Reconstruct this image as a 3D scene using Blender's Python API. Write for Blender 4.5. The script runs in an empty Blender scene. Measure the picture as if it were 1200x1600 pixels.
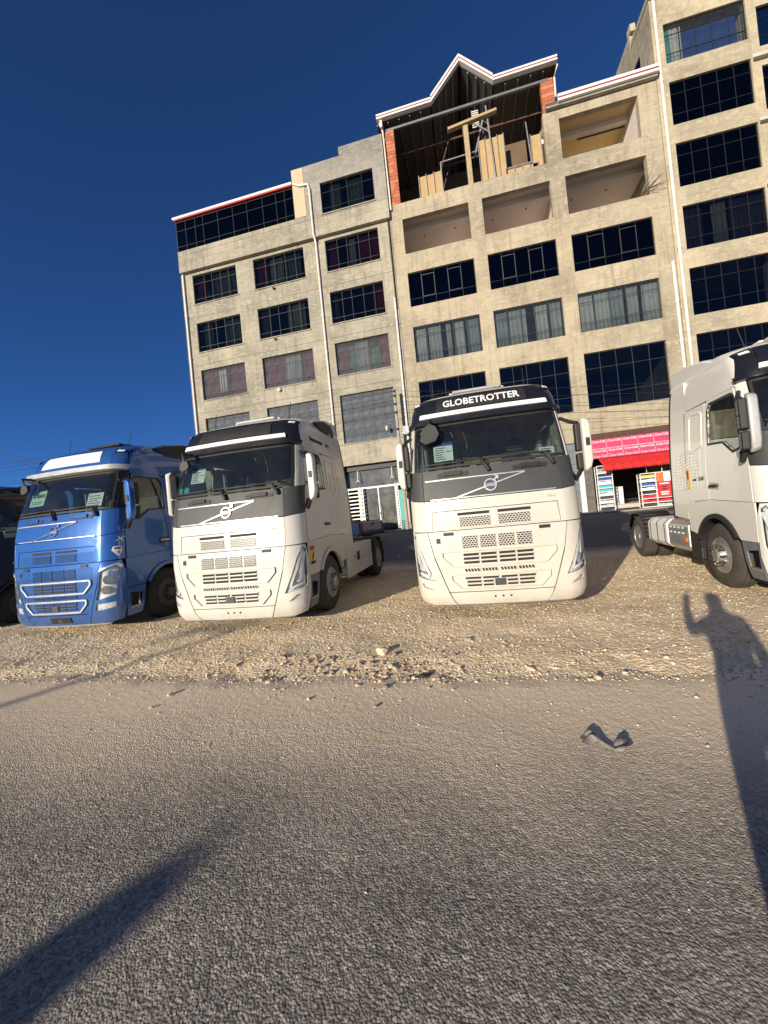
import bpy, bmesh, math, random
import numpy as np
from mathutils import Vector, Matrix, geometry

random.seed(7)
rng = np.random.default_rng(11)
SC = bpy.context.scene
COL = SC.collection
rad = math.radians

# ------------------------------------------------------------------ camera
CAM_H = 1.65
def cam_axes(yaw, pitch, roll):
    f = Vector((-math.sin(yaw) * math.cos(pitch), math.cos(yaw) * math.cos(pitch), math.sin(pitch)))
    r = Vector((math.cos(yaw), math.sin(yaw), 0))
    d = f.cross(r)
    c, s = math.cos(roll), math.sin(roll)
    return r * c + d * s, d * c - r * s, f
_r, _d, _f = cam_axes(rad(12.30), rad(0.68), rad(5.62))
cam_data = bpy.data.cameras.new('camera')
cam = bpy.data.objects.new('camera', cam_data)
COL.objects.link(cam)
cam.matrix_world = Matrix(((_r.x, -_d.x, -_f.x, 0), (_r.y, -_d.y, -_f.y, 0), (_r.z, -_d.z, -_f.z, CAM_H), (0, 0, 0, 1)))
cam_data.sensor_fit = 'HORIZONTAL'
cam_data.sensor_width = 36
cam_data.lens = 18.0
cam_data.clip_start = 0.01
cam_data.clip_end = 3000
SC.camera = cam

# ------------------------------------------------------------------ sky, sun, exposure
SUN_AZ, SUN_EL = 24.8, 12.7          # the way the shadows fall, and the sun's height
world = bpy.data.worlds.new('World')
SC.world = world
world.use_nodes = True
nt = world.node_tree
bg = nt.nodes['Background']
sky = nt.nodes.new('ShaderNodeTexSky')
sky.sky_type = 'NISHITA'
sky.sun_disc = False
sky.sun_elevation = rad(SUN_EL)
sky.sun_rotation = rad(180 + SUN_AZ)
sky.altitude = 3900
sky.air_density = 0.9
sky.dust_density = 1.6
sky.ozone_density = 7.5
nt.links.new(sky.outputs[0], bg.inputs[0])
bg.inputs[1].default_value = 0.10
sd = bpy.data.lights.new('sun', 'SUN')
sd.energy = 5.0
sd.angle = rad(0.5)
sd.color = (1.0, 0.88, 0.69)
sun = bpy.data.objects.new('sun', sd)
COL.objects.link(sun)
SUN_D = Vector((math.sin(rad(SUN_AZ)) * math.cos(rad(SUN_EL)), math.cos(rad(SUN_AZ)) * math.cos(rad(SUN_EL)), -math.sin(rad(SUN_EL))))
sun.rotation_euler = SUN_D.to_track_quat('-Z', 'Y').to_euler()
SC.view_settings.view_transform = 'Standard'
SC.view_settings.look = 'None'
SC.view_settings.exposure = 0.35
SC.view_settings.gamma = 1.0
SC.view_settings.use_curve_mapping = False
SC.cycles.max_bounces = 8
SC.cycles.transparent_max_bounces = 16

# ------------------------------------------------------------------ helpers
def link(o, parent=None):
    COL.objects.link(o)
    if parent is not None:
        o.parent = parent
    return o

def tag(o, label=None, cat=None, group=None, kind=None):
    if label: o['label'] = label
    if cat: o['category'] = cat
    if group: o['group'] = group
    if kind: o['kind'] = kind
    return o

def empty(name, loc=(0, 0, 0), rz=0.0):
    o = bpy.data.objects.new(name, None)
    o.location = loc
    o.rotation_euler = (0, 0, rz)
    o.empty_display_size = 0.2
    return link(o)

def finish(me, name, mat, parent, smooth=0, bevel=0.0, seg=2):
    if mat is not None:
        me.materials.append(mat)
    if smooth:
        me.polygons.foreach_set('use_smooth', [True] * len(me.polygons))
        me.set_sharp_from_angle(angle=rad(smooth))
    o = bpy.data.objects.new(name, me)
    link(o, parent)
    if bevel:
        b = o.modifiers.new('bevel', 'BEVEL')
        b.width = bevel
        b.segments = seg
        b.limit_method = 'ANGLE'
        b.angle_limit = rad(38)
    return o

class MB:
    def __init__(self):
        self.v, self.f = [], []
    def add(self, vs, fs):
        n = len(self.v)
        self.v += [tuple(p) for p in vs]
        self.f += [tuple(i + n for i in q) for q in fs]
        return self
    def box(self, x0, x1, y0, y1, z0, z1):
        return self.add([(x0, y0, z0), (x1, y0, z0), (x1, y1, z0), (x0, y1, z0), (x0, y0, z1), (x1, y0, z1), (x1, y1, z1), (x0, y1, z1)],
                        [(0, 3, 2, 1), (4, 5, 6, 7), (0, 1, 5, 4), (1, 2, 6, 5), (2, 3, 7, 6), (3, 0, 4, 7)])
    def bar(self, a, b, w, h, up=(0, 0, 1)):
        a, b = Vector(a), Vector(b)
        d = (b - a).normalized()
        s = d.cross(Vector(up))
        if s.length < 1e-4: s = d.cross(Vector((1, 0, 0)))
        s.normalize()
        u = s.cross(d)
        vs = []
        for p in (a, b):
            for i, j in ((-1, -1), (1, -1), (1, 1), (-1, 1)):
                vs.append(p + s * (i * w / 2) + u * (j * h / 2))
        return self.add(vs, [(0, 3, 2, 1), (4, 5, 6, 7), (0, 1, 5, 4), (1, 2, 6, 5), (2, 3, 7, 6), (3, 0, 4, 7)])
    def tube(self, pts, r, n=8, cap=True):
        pts = [Vector(p) for p in pts]
        rs = r if isinstance(r, (list, tuple)) else [r] * len(pts)
        vs, fs = [], []
        ref = Vector((0, 0, 1))
        for i, p in enumerate(pts):
            d = (pts[min(i + 1, len(pts) - 1)] - pts[max(i - 1, 0)]).normalized()
            if abs(d.dot(ref)) > 0.95: ref = Vector((1, 0, 0)) if abs(d.x) < 0.9 else Vector((0, 1, 0))
            s = d.cross(ref).normalized()
            u = s.cross(d)
            for k in range(n):
                a = 2 * math.pi * k / n
                vs.append(p + (s * math.cos(a) + u * math.sin(a)) * rs[i])
        for i in range(len(pts) - 1):
            for k in range(n):
                k2 = (k + 1) % n
                fs.append((i * n + k, i * n + k2, (i + 1) * n + k2, (i + 1) * n + k))
        if cap:
            fs.append(tuple(range(n - 1, -1, -1)))
            fs.append(tuple(range((len(pts) - 1) * n, len(pts) * n)))
        return self.add(vs, fs)
    def lathe(self, prof, n=24, axis='x', center=(0, 0, 0), sgn=1):
        """prof: list of (along axis, radius)"""
        vs, fs = [], []
        c = Vector(center)
        for a, r in prof:
            for k in range(n):
                t = 2 * math.pi * k / n
                p, q = r * math.cos(t), r * math.sin(t)
                if axis == 'x': vs.append(c + Vector((a * sgn, p, q)))
                elif axis == 'y': vs.append(c + Vector((p, a * sgn, q)))
                else: vs.append(c + Vector((p, q, a * sgn)))
        for i in range(len(prof) - 1):
            for k in range(n):
                k2 = (k + 1) % n
                fs.append((i * n + k, i * n + k2, (i + 1) * n + k2, (i + 1) * n + k))
        fs.append(tuple(range(n - 1, -1, -1)))
        fs.append(tuple(range((len(prof) - 1) * n, len(prof) * n)))
        return self.add(vs, fs)
    def prism(self, poly, a0, a1, plane='yz'):
        """poly in the given plane, extruded along the third axis"""
        n = len(poly)
        def mk(p, a):
            if plane == 'yz': return (a, p[0], p[1])
            if plane == 'xz': return (p[0], a, p[1])
            return (p[0], p[1], a)
        vs = [mk(p, a0) for p in poly] + [mk(p, a1) for p in poly]
        fs = [tuple(range(n))[::-1], tuple(range(n, 2 * n))]
        for i in range(n):
            j = (i + 1) % n
            fs.append((i, j, n + j, n + i))
        return self.add(vs, fs)
    def build(self, name, mat, parent=None, smooth=0, bevel=0.0, seg=2):
        me = bpy.data.meshes.new(name)
        me.from_pydata(self.v, [], self.f)
        bm = bmesh.new(); bm.from_mesh(me)
        bmesh.ops.recalc_face_normals(bm, faces=bm.faces)
        bm.to_mesh(me); bm.free()
        return finish(me, name, mat, parent, smooth, bevel, seg)

def text_geo(body, size, shear=0.0, depth=0.002, align='CENTER', space=1.0, bold=0.0):
    """letters as verts (x, y, d) and faces"""
    c = bpy.data.curves.new('lettering', 'FONT')
    c.body = body; c.size = size; c.shear = shear; c.extrude = depth; c.resolution_u = 2
    c.align_x = align; c.align_y = 'CENTER'; c.space_character = space; c.offset = bold
    o = bpy.data.objects.new('lettering', c)
    me = o.to_mesh()
    vs = [tuple(v.co) for v in me.vertices]
    fs = [tuple(p.vertices) for p in me.polygons]
    o.to_mesh_clear()
    bpy.data.objects.remove(o)
    bpy.data.curves.remove(c)
    return vs, fs

# ------------------------------------------------------------------ materials
MATS = {}
def new_mat(name):
    m = bpy.data.materials.new(name)
    m.use_nodes = True
    t = m.node_tree
    return m, t, t.nodes['Principled BSDF']

def N(t, typ, **kw):
    n = t.nodes.new(typ)
    for k, v in kw.items():
        if k in n.inputs: n.inputs[k].default_value = v
        else: setattr(n, k, v)
    return n

def ramp(t, fac, stops):
    r = t.nodes.new('ShaderNodeValToRGB')
    while len(r.color_ramp.elements) < len(stops): r.color_ramp.elements.new(0.5)
    for e, (p, c) in zip(r.color_ramp.elements, stops):
        e.position = p
        e.color = (*c, 1) if len(c) == 3 else c
    t.links.new(fac, r.inputs[0])
    return r.outputs[0]

def mixc(t, fac, a, b, mode='MIX'):
    m = t.nodes.new('ShaderNodeMix')
    m.data_type = 'RGBA'; m.blend_type = mode
    for sock, v in ((m.inputs[0], fac), (m.inputs[6], a), (m.inputs[7], b)):
        if isinstance(v, (int, float)): sock.default_value = v
        elif isinstance(v, (tuple, list)): sock.default_value = (*v, 1)
        else: t.links.new(v, sock)
    return m.outputs[2]

def plain(name, col, rough=0.5, metal=0.0, coat=0.0, var=0.12, scale=6.0, bump=0.0, bscale=60.0, spec=0.5, rvar=0.1):
    """a painted or plain surface with slight dirt and sheen variation"""
    if name in MATS: return MATS[name]
    m, t, b = new_mat(name)
    tc = N(t, 'ShaderNodeTexCoord')
    n1 = N(t, 'ShaderNodeTexNoise', Scale=scale, Detail=6.0, Roughness=0.65)
    t.links.new(tc.outputs['Object'], n1.inputs['Vector'])
    dark = tuple(c * (1 - var) for c in col)
    lite = tuple(min(1, c * (1 + var * 0.6)) for c in col)
    t.links.new(ramp(t, n1.outputs[0], [(0.3, dark), (0.7, lite)]), b.inputs['Base Color'])
    mr = N(t, 'ShaderNodeMapRange')
    mr.inputs[3].default_value = max(0.02, rough - rvar); mr.inputs[4].default_value = min(1, rough + rvar)
    t.links.new(n1.outputs[0], mr.inputs[0]); t.links.new(mr.outputs[0], b.inputs['Roughness'])
    b.inputs['Metallic'].default_value = metal
    b.inputs['Coat Weight'].default_value = coat
    b.inputs['Coat Roughness'].default_value = 0.05
    b.inputs['Specular IOR Level'].default_value = spec
    if bump:
        n2 = N(t, 'ShaderNodeTexNoise', Scale=bscale, Detail=4.0)
        t.links.new(tc.outputs['Object'], n2.inputs['Vector'])
        bp = N(t, 'ShaderNodeBump', Strength=bump, Distance=0.01)
        t.links.new(n2.outputs[0], bp.inputs['Height']); t.links.new(bp.outputs[0], b.inputs['Normal'])
    MATS[name] = m
    return m

def dusty_paint(name, col, rough=0.28, metal=0.0, coat=0.6, dust=0.35):
    """truck paint with road dust settling low and in patches"""
    m, t, b = new_mat(name)
    tc = N(t, 'ShaderNodeTexCoord')
    n1 = N(t, 'ShaderNodeTexNoise', Scale=2.2, Detail=8.0, Roughness=0.7)
    t.links.new(tc.outputs['Object'], n1.inputs['Vector'])
    sx = N(t, 'ShaderNodeSeparateXYZ'); t.links.new(tc.outputs['Object'], sx.inputs[0])
    mr = N(t, 'ShaderNodeMapRange'); mr.inputs[1].default_value = 0.2; mr.inputs[2].default_value = 1.3
    mr.inputs[3].default_value = 1.0; mr.inputs[4].default_value = 0.15
    t.links.new(sx.outputs[2], mr.inputs[0])
    nm = N(t, 'ShaderNodeMapRange'); nm.inputs[1].default_value = 0.42; nm.inputs[2].default_value = 0.75
    t.links.new(n1.outputs[0], nm.inputs[0])
    mul = N(t, 'ShaderNodeMath', operation='MULTIPLY'); t.links.new(mr.outputs[0], mul.inputs[0]); t.links.new(nm.outputs[0], mul.inputs[1])
    mul2 = N(t, 'ShaderNodeMath', operation='MULTIPLY'); t.links.new(mul.outputs[0], mul2.inputs[0]); mul2.inputs[1].default_value = dust
    sp = N(t, 'ShaderNodeTexNoise', Scale=55.0, Detail=3.0, Roughness=0.8); t.links.new(tc.outputs['Object'], sp.inputs['Vector'])
    spf = ramp(t, sp.outputs[0], [(0.66, (0, 0, 0)), (0.74, (0.45, 0.45, 0.45))])
    mp = N(t, 'ShaderNodeMapping'); mp.inputs['Scale'].default_value = (9.0, 9.0, 0.7); t.links.new(tc.outputs['Object'], mp.inputs[0])
    sk = N(t, 'ShaderNodeTexNoise', Scale=1.0, Detail=4.0, Roughness=0.6); t.links.new(mp.outputs[0], sk.inputs['Vector'])
    skf = ramp(t, sk.outputs[0], [(0.55, (0, 0, 0)), (0.8, (0.30, 0.30, 0.30))])
    cc = mixc(t, mul2.outputs[0], col, (0.36, 0.29, 0.21))
    cc = mixc(t, skf, cc, tuple(0.6 * c + 0.4 * d for c, d in zip(col, (0.34, 0.29, 0.22))))
    cc = mixc(t, spf, cc, tuple(0.45 * c + 0.55 * d for c, d in zip(col, (0.20, 0.16, 0.12))))
    t.links.new(cc, b.inputs['Base Color'])
    rr = N(t, 'ShaderNodeMapRange'); rr.inputs[3].default_value = rough; rr.inputs[4].default_value = 0.7
    t.links.new(mul2.outputs[0], rr.inputs[0]); t.links.new(rr.outputs[0], b.inputs['Roughness'])
    b.inputs['Metallic'].default_value = metal
    b.inputs['Coat Weight'].default_value = coat
    b.inputs['Coat Roughness'].default_value = 0.03
    MATS[name] = m
    return m

def glass(name, tint=(0.3, 0.34, 0.34), gloss=1.0, dirt=0.0, dirtcol=(0.4, 0.4, 0.38), rough=0.01, wob=0.0):
    m = bpy.data.materials.new(name); m.use_nodes = True
    t = m.node_tree; t.nodes.remove(t.nodes['Principled BSDF'])
    out = t.nodes['Material Output']
    tr = N(t, 'ShaderNodeBsdfTransparent'); tr.inputs[0].default_value = (*tint, 1)
    gl = N(t, 'ShaderNodeBsdfGlossy'); gl.inputs['Roughness'].default_value = rough
    gl.inputs[0].default_value = (gloss, gloss, gloss, 1)
    fr = N(t, 'ShaderNodeFresnel')
    ge = N(t, 'ShaderNodeNewGeometry')
    io = N(t, 'ShaderNodeMath', operation='MULTIPLY_ADD'); io.inputs[1].default_value = 1 / 1.5 - 1.5; io.inputs[2].default_value = 1.5   # thin pane: same fresnel from both sides
    t.links.new(ge.outputs['Backfacing'], io.inputs[0]); t.links.new(io.outputs[0], fr.inputs[0])
    tc = N(t, 'ShaderNodeTexCoord')
    if wob:
        nn = N(t, 'ShaderNodeTexNoise', Scale=0.9, Detail=2.0); t.links.new(tc.outputs['Object'], nn.inputs['Vector'])
        bp = N(t, 'ShaderNodeBump', Strength=wob, Distance=0.05); t.links.new(nn.outputs[0], bp.inputs['Height'])
        t.links.new(bp.outputs[0], gl.inputs['Normal'])
    mx = N(t, 'ShaderNodeMixShader')
    t.links.new(fr.outputs[0], mx.inputs[0]); t.links.new(tr.outputs[0], mx.inputs[1]); t.links.new(gl.outputs[0], mx.inputs[2])
    last = mx.outputs[0]
    if dirt:
        df = N(t, 'ShaderNodeBsdfDiffuse'); df.inputs[0].default_value = (*dirtcol, 1)
        n1 = N(t, 'ShaderNodeTexNoise', Scale=1.7, Detail=9.0, Roughness=0.72); t.links.new(tc.outputs['Object'], n1.inputs['Vector'])
        mr = N(t, 'ShaderNodeMapRange'); mr.inputs[1].default_value = 0.3; mr.inputs[2].default_value = 0.8; mr.inputs[3].default_value = dirt * 0.3; mr.inputs[4].default_value = dirt * 1.6
        t.links.new(n1.outputs[0], mr.inputs[0])
        m2 = N(t, 'ShaderNodeMixShader'); t.links.new(mr.outputs[0], m2.inputs[0]); t.links.new(last, m2.inputs[1]); t.links.new(df.outputs[0], m2.inputs[2])
        last = m2.outputs[0]
    t.links.new(last, out.inputs[0])
    MATS[name] = m
    return m

def concrete(name, c0, c1, c2, stain=0.6):
    m, t, b = new_mat(name)
    tc = N(t, 'ShaderNodeTexCoord')
    a = N(t, 'ShaderNodeTexNoise', Scale=0.55, Detail=9.0, Roughness=0.68, Distortion=0.4)
    t.links.new(tc.outputs['Object'], a.inputs['Vector'])
    base = ramp(t, a.outputs[0], [(0.30, c0), (0.5, c1), (0.70, c2)])
    # rain streaks: noise stretched down the wall
    mp = N(t, 'ShaderNodeMapping'); mp.inputs['Scale'].default_value = (5.0, 5.0, 0.35)
    t.links.new(tc.outputs['Object'], mp.inputs[0])
    st = N(t, 'ShaderNodeTexNoise', Scale=1.0, Detail=5.0, Roughness=0.6); t.links.new(mp.outputs[0], st.inputs['Vector'])
    stf = ramp(t, st.outputs[0], [(0.50, (0, 0, 0)), (0.70, (stain, stain, stain))])
    lw = N(t, 'ShaderNodeTexNoise', Scale=0.22, Detail=5.0, Roughness=0.6); t.links.new(tc.outputs['Object'], lw.inputs['Vector'])
    base = mixc(t, 0.55, base, ramp(t, lw.outputs[0], [(0.35, (0.29, 0.30, 0.32)), (0.65, (0.62, 0.60, 0.57))]), 'OVERLAY')
    base = mixc(t, stf, base, tuple(c * 0.55 for c in c0))
    # trowelled render patches
    mp2 = N(t, 'ShaderNodeMapping'); mp2.inputs['Scale'].default_value = (1.2, 1.2, 3.2)
    t.links.new(tc.outputs['Object'], mp2.inputs[0])
    pa = N(t, 'ShaderNodeTexNoise', Scale=1.6, Detail=8.0, Roughness=0.75, Distortion=1.4); t.links.new(mp2.outputs[0], pa.inputs['Vector'])
    pf = ramp(t, pa.outputs[0], [(0.50, (0, 0, 0)), (0.60, (0.5, 0.5, 0.5))])
    base = mixc(t, pf, base, tuple(min(1, c * 1.15) for c in c2))
    fi = N(t, 'ShaderNodeTexNoise', Scale=22.0, Detail=6.0, Roughness=0.7); t.links.new(tc.outputs['Object'], fi.inputs['Vector'])
    base = mixc(t, 0.35, base, ramp(t, fi.outputs[0], [(0.25, (0.25, 0.25, 0.25)), (0.75, (0.78, 0.78, 0.78))]), 'OVERLAY')
    # grey cement smears with hard edges
    sm = N(t, 'ShaderNodeTexNoise', Scale=0.9, Detail=10.0, Roughness=0.72, Distortion=2.2); t.links.new(tc.outputs['Object'], sm.inputs['Vector'])
    smf = ramp(t, sm.outputs[0], [(0.56, (0, 0, 0)), (0.60, (0.38, 0.38, 0.38)), (0.72, (0.15, 0.15, 0.15))])
    base = mixc(t, smf, base, (0.25, 0.24, 0.22))
    t.links.new(base, b.inputs['Base Color'])
    b.inputs['Roughness'].default_value = 0.92
    b.inputs['Specular IOR Level'].default_value = 0.2
    hb = N(t, 'ShaderNodeMath', operation='ADD'); t.links.new(fi.outputs[0], hb.inputs[0]); t.links.new(pa.outputs[0], hb.inputs[1])
    bp = N(t, 'ShaderNodeBump', Strength=0.35, Distance=0.03)
    t.links.new(hb.outputs[0], bp.inputs['Height']); t.links.new(bp.outputs[0], b.inputs['Normal'])
    MATS[name] = m
    return m

concrete('concrete_left', (0.25, 0.23, 0.18), (0.36, 0.33, 0.26), (0.44, 0.405, 0.32), 0.5)
concrete('concrete_mid', (0.275, 0.235, 0.17), (0.385, 0.335, 0.245), (0.46, 0.405, 0.30), 0.5)
concrete('concrete_right', (0.325, 0.28, 0.20), (0.43, 0.373, 0.268), (0.50, 0.44, 0.32), 0.25)
concrete('concrete_grey', (0.20, 0.19, 0.165), (0.29, 0.275, 0.24), (0.36, 0.345, 0.30), 0.3)
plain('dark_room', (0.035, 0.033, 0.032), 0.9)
plain('room_grey', (0.50, 0.46, 0.42), 0.9, var=0.15, scale=1.0)
plain('ceiling_mauve', (0.72, 0.64, 0.58), 0.9, var=0.10, scale=0.8)
plain('ceiling_yellow', (0.72, 0.56, 0.30), 0.9, var=0.10, scale=0.8)
plain('frame_alu', (0.038, 0.038, 0.040), 0.6)
plain('frame_dark', (0.012, 0.012, 0.014), 0.6)
plain('pvc_white', (0.72, 0.68, 0.60), 0.5, var=0.15, scale=2)
plain('fascia_white', (0.78, 0.76, 0.72), 0.4, var=0.1)
plain('fascia_red', (0.35, 0.03, 0.04), 0.45)
plain('fascia_bright_red', (0.60, 0.04, 0.05), 0.45)
plain('steel_grey', (0.25, 0.28, 0.28), 0.45, metal=0.7)
plain('sash_grey', (0.06, 0.065, 0.07), 0.5)
plain('galvanised', (0.5, 0.5, 0.48), 0.4, metal=0.8)
plain('roof_metal', (0.10, 0.095, 0.09), 0.6, metal=0.3)
plain('board_tan', (0.44, 0.30, 0.14), 0.8, var=0.12, scale=3)
plain('board_brown', (0.14, 0.09, 0.055), 0.8, var=0.2, scale=2)
plain('timber', (0.40, 0.31, 0.18), 0.85, var=0.25, scale=5, bump=0.3)
plain('rust', (0.09, 0.045, 0.03), 0.8, var=0.3)
plain('brick_red', (0.42, 0.12, 0.06), 0.9, var=0.25, scale=4, bump=0.4)
plain('brick_pale', (0.52, 0.19, 0.10), 0.9, var=0.25, scale=4, bump=0.4)
plain('mortar', (0.40, 0.33, 0.27), 0.95)
plain('curtain_red', (0.20, 0.025, 0.04), 0.9, var=0.3, scale=2)
plain('curtain_teal', (0.16, 0.21, 0.20), 0.9, var=0.25, scale=2)
plain('curtain_grey', (0.34, 0.36, 0.35), 0.9, var=0.2, scale=2)
plain('curtain_pale', (0.42, 0.43, 0.41), 0.9, var=0.2, scale=3)
plain('curtain_slate', (0.25, 0.28, 0.29), 0.9, var=0.25, scale=2)
plain('curtain_white', (0.62, 0.62, 0.58), 0.9, var=0.15, scale=2)
plain('curtain_violet', (0.10, 0.08, 0.14), 0.9, var=0.2, scale=2)
plain('curtain_green', (0.10, 0.22, 0.12), 0.9, var=0.4, scale=9)
plain('teal_paint', (0.05, 0.36, 0.34), 0.5, var=0.15)
plain('teal_dark', (0.03, 0.15, 0.16), 0.5, var=0.15)
plain('beige_paint', (0.55, 0.42, 0.27), 0.7)
plain('white_metal', (0.75, 0.75, 0.72), 0.4, var=0.1)
plain('red_canvas', (0.60, 0.02, 0.02), 0.8, var=0.15, scale=3)
plain('banner_pink', (0.62, 0.045, 0.13), 0.6, var=0.2, scale=4)
plain('banner_pale', (0.80, 0.55, 0.58), 0.6)
plain('black_cable', (0.015, 0.015, 0.016), 0.6)
plain('pole_concrete', (0.36, 0.33, 0.28), 0.9, var=0.2)
plain('wood_pole', (0.20, 0.14, 0.09), 0.9, var=0.3)
plain('porcelain', (0.6, 0.58, 0.55), 0.3)
plain('stone_dark', (0.12, 0.10, 0.085), 0.95, var=0.3)
glass('glass_dark', (0.46, 0.48, 0.48), gloss=0.65, wob=0.08)
glass('glass_clear', (0.74, 0.77, 0.77), dirt=0.03, wob=0.05)
glass('glass_black', (0.15, 0.16, 0.18), gloss=0.6, wob=0.05)
glass('glass_haze', (0.74, 0.76, 0.77), dirt=0.11, wob=0.08)
glass('glass_dusty', (0.50, 0.53, 0.55), dirt=0.26, dirtcol=(0.40, 0.42, 0.44), wob=0.08)
glass('glass_shop', (0.45, 0.48, 0.47), dirt=0.30, dirtcol=(0.40, 0.40, 0.38), wob=0.08)
# truck materials
dusty_paint('paint_white', (0.61, 0.59, 0.53), 0.32, 0.0, 0.3, 0.42)
dusty_paint('paint_white_warm', (0.60, 0.57, 0.495), 0.34, 0.0, 0.25, 0.45)
dusty_paint('paint_white_clean', (0.76, 0.74, 0.68), 0.30, 0.0, 0.35, 0.2)
dusty_paint('paint_blue', (0.030, 0.120, 0.38), 0.26, 0.35, 1.0, 0.15)
dusty_paint('paint_black', (0.012, 0.012, 0.014), 0.3, 0.0, 0.5, 0.15)
plain('trim_grey', (0.052, 0.054, 0.055), 0.55, var=0.12, bump=0.05, bscale=400)
plain('trim_black', (0.012, 0.013, 0.016), 0.32, var=0.2, coat=0.3)
plain('plastic_black', (0.018, 0.018, 0.018), 0.6, var=0.2)
plain('grille_dark', (0.02, 0.02, 0.02), 0.8)
plain('rubber', (0.022, 0.021, 0.020), 0.85, var=0.3, scale=9)
plain('stone_wall', (0.14, 0.13, 0.12), 0.9, var=0.4, scale=7, bump=0.5, bscale=14)
plain('tyre_dusty', (0.06, 0.052, 0.043), 0.92, var=0.35, scale=5)
plain('rim_silver', (0.42, 0.41, 0.39), 0.45, metal=0.75, var=0.2)
plain('rim_dark', (0.10, 0.095, 0.09), 0.6, metal=0.4, var=0.3)
plain('chrome', (0.75, 0.75, 0.74), 0.18, metal=1.0)
plain('silver_trim', (0.62, 0.62, 0.60), 0.35, metal=0.6)
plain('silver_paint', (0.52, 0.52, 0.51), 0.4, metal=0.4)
plain('chassis', (0.05, 0.05, 0.052), 0.7, var=0.3)
plain('tank_alu', (0.52, 0.53, 0.53), 0.38, metal=0.75, var=0.12)
plain('step_grey', (0.16, 0.175, 0.19), 0.6, var=0.15)
plain('lamp_white', (0.85, 0.87, 0.88), 0.2)
plain('lamp_grey', (0.74, 0.75, 0.76), 0.3, metal=0.1, var=0.3, scale=14)
plain('lamp_orange', (0.75, 0.16, 0.02), 0.35)
plain('lamp_red', (0.5, 0.015, 0.02), 0.3)
plain('interior_dark', (0.03, 0.03, 0.032), 0.8)
plain('interior_beige', (0.30, 0.27, 0.22), 0.85)
plain('seat_fabric', (0.09, 0.085, 0.08), 0.9, var=0.25)
plain('paper_white', (0.82, 0.83, 0.82), 0.7, var=0.05)
plain('paper_green', (0.62, 0.80, 0.70), 0.7, var=0.05)
plain('ink_black', (0.02, 0.02, 0.02), 0.8)
plain('ink_blue', (0.03, 0.09, 0.40), 0.7)
plain('ink_red', (0.55, 0.03, 0.03), 0.6)
plain('sticker_yellow', (0.75, 0.50, 0.03), 0.5)
plain('sticker_teal', (0.05, 0.42, 0.40), 0.5)
plain('sticker_violet', (0.30, 0.10, 0.45), 0.5)
plain('decal_white', (0.80, 0.79, 0.74), 0.4)
plain('panel_white', (0.80, 0.79, 0.76), 0.45, var=0.08)
glass('glass_cab', (0.72, 0.78, 0.76), dirt=0.02, dirtcol=(0.35, 0.33, 0.3))
glass('glass_lamp', (0.96, 0.97, 0.97), gloss=0.6, dirt=0.05)
glass('mirror_face', (0.02, 0.02, 0.02), gloss=0.9)
M = MATS

def ground_z(y):
    """the lot is level under the trucks and climbs to the shop fronts"""
    t = min(1.0, max(0.0, (y - 12.0) / 7.2))
    return 0.80 * t * t * (3 - 2 * t)

# ------------------------------------------------------------------ ground
def vnoise(x, y, sc, seed):
    x = x / sc; y = y / sc
    xi = np.floor(x).astype(np.int64); yi = np.floor(y).astype(np.int64)
    fx = x - xi; fy = y - yi
    fx = fx * fx * (3 - 2 * fx); fy = fy * fy * (3 - 2 * fy)
    def h(a, b):
        n = (a * 374761393 + b * 668265263 + seed * 1442695041) & 0x7fffffff
        n = ((n ^ (n >> 13)) * 1274126177) & 0x7fffffff
        return ((n ^ (n >> 16)) & 0xffff) / 65535.0
    return (h(xi, yi) * (1 - fx) + h(xi + 1, yi) * fx) * (1 - fy) + (h(xi, yi + 1) * (1 - fx) + h(xi + 1, yi + 1) * fx) * fy

def smooth01(t):
    t = np.clip(t, 0, 1)
    return t * t * (3 - 2 * t)

def grid_mesh(name, xs, ys, zfun, mat):
    X, Y = np.meshgrid(xs, ys)
    Z = zfun(X, Y)
    nx, ny = len(xs), len(ys)
    co = np.stack([X, Y, Z], -1).reshape(-1, 3).astype(np.float32)
    idx = np.arange(nx * ny).reshape(ny, nx)
    q = np.stack([idx[:-1, :-1], idx[:-1, 1:], idx[1:, 1:], idx[1:, :-1]], -1).reshape(-1, 4).astype(np.int32)
    me = bpy.data.meshes.new(name)
    me.vertices.add(len(co)); me.vertices.foreach_set('co', co.ravel())
    me.loops.add(q.size); me.loops.foreach_set('vertex_index', q.ravel())
    me.polygons.add(len(q)); me.polygons.foreach_set('loop_start', np.arange(0, q.size, 4, dtype=np.int32))
    me.polygons.foreach_set('use_smooth', np.ones(len(q), dtype=bool))
    me.update(calc_edges=True)
    me.materials.append(mat)
    return link(bpy.data.objects.new(name, me))

def edge_y(x):
    return 3.72 + 0.10 * (x + 1) * 0.3 + 0.35 * (vnoise(x, x * 0, 0.9, 3) - 0.5) + 0.16 * (vnoise(x, x * 0, 0.23, 4) - 0.5)

def road_z(X, Y):
    e = edge_y(X)
    near = smooth01((Y - 0.2) / 0.6) * smooth01((X + 5.4) / 0.5) * smooth01((5.2 - X) / 0.5)
    n = 0.0048 * (vnoise(X, Y, 0.0145, 21) - 0.5) + 0.001 * (vnoise(X, Y, 0.031, 22) - 0.5) + 0.001 * (vnoise(X, Y, 0.11, 23) - 0.5)
    big = 0.012 * (vnoise(X, Y, 0.9, 24) - 0.5)
    return n * near + big - 0.06 * smooth01((Y - e + 0.02) / 0.7)

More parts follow.
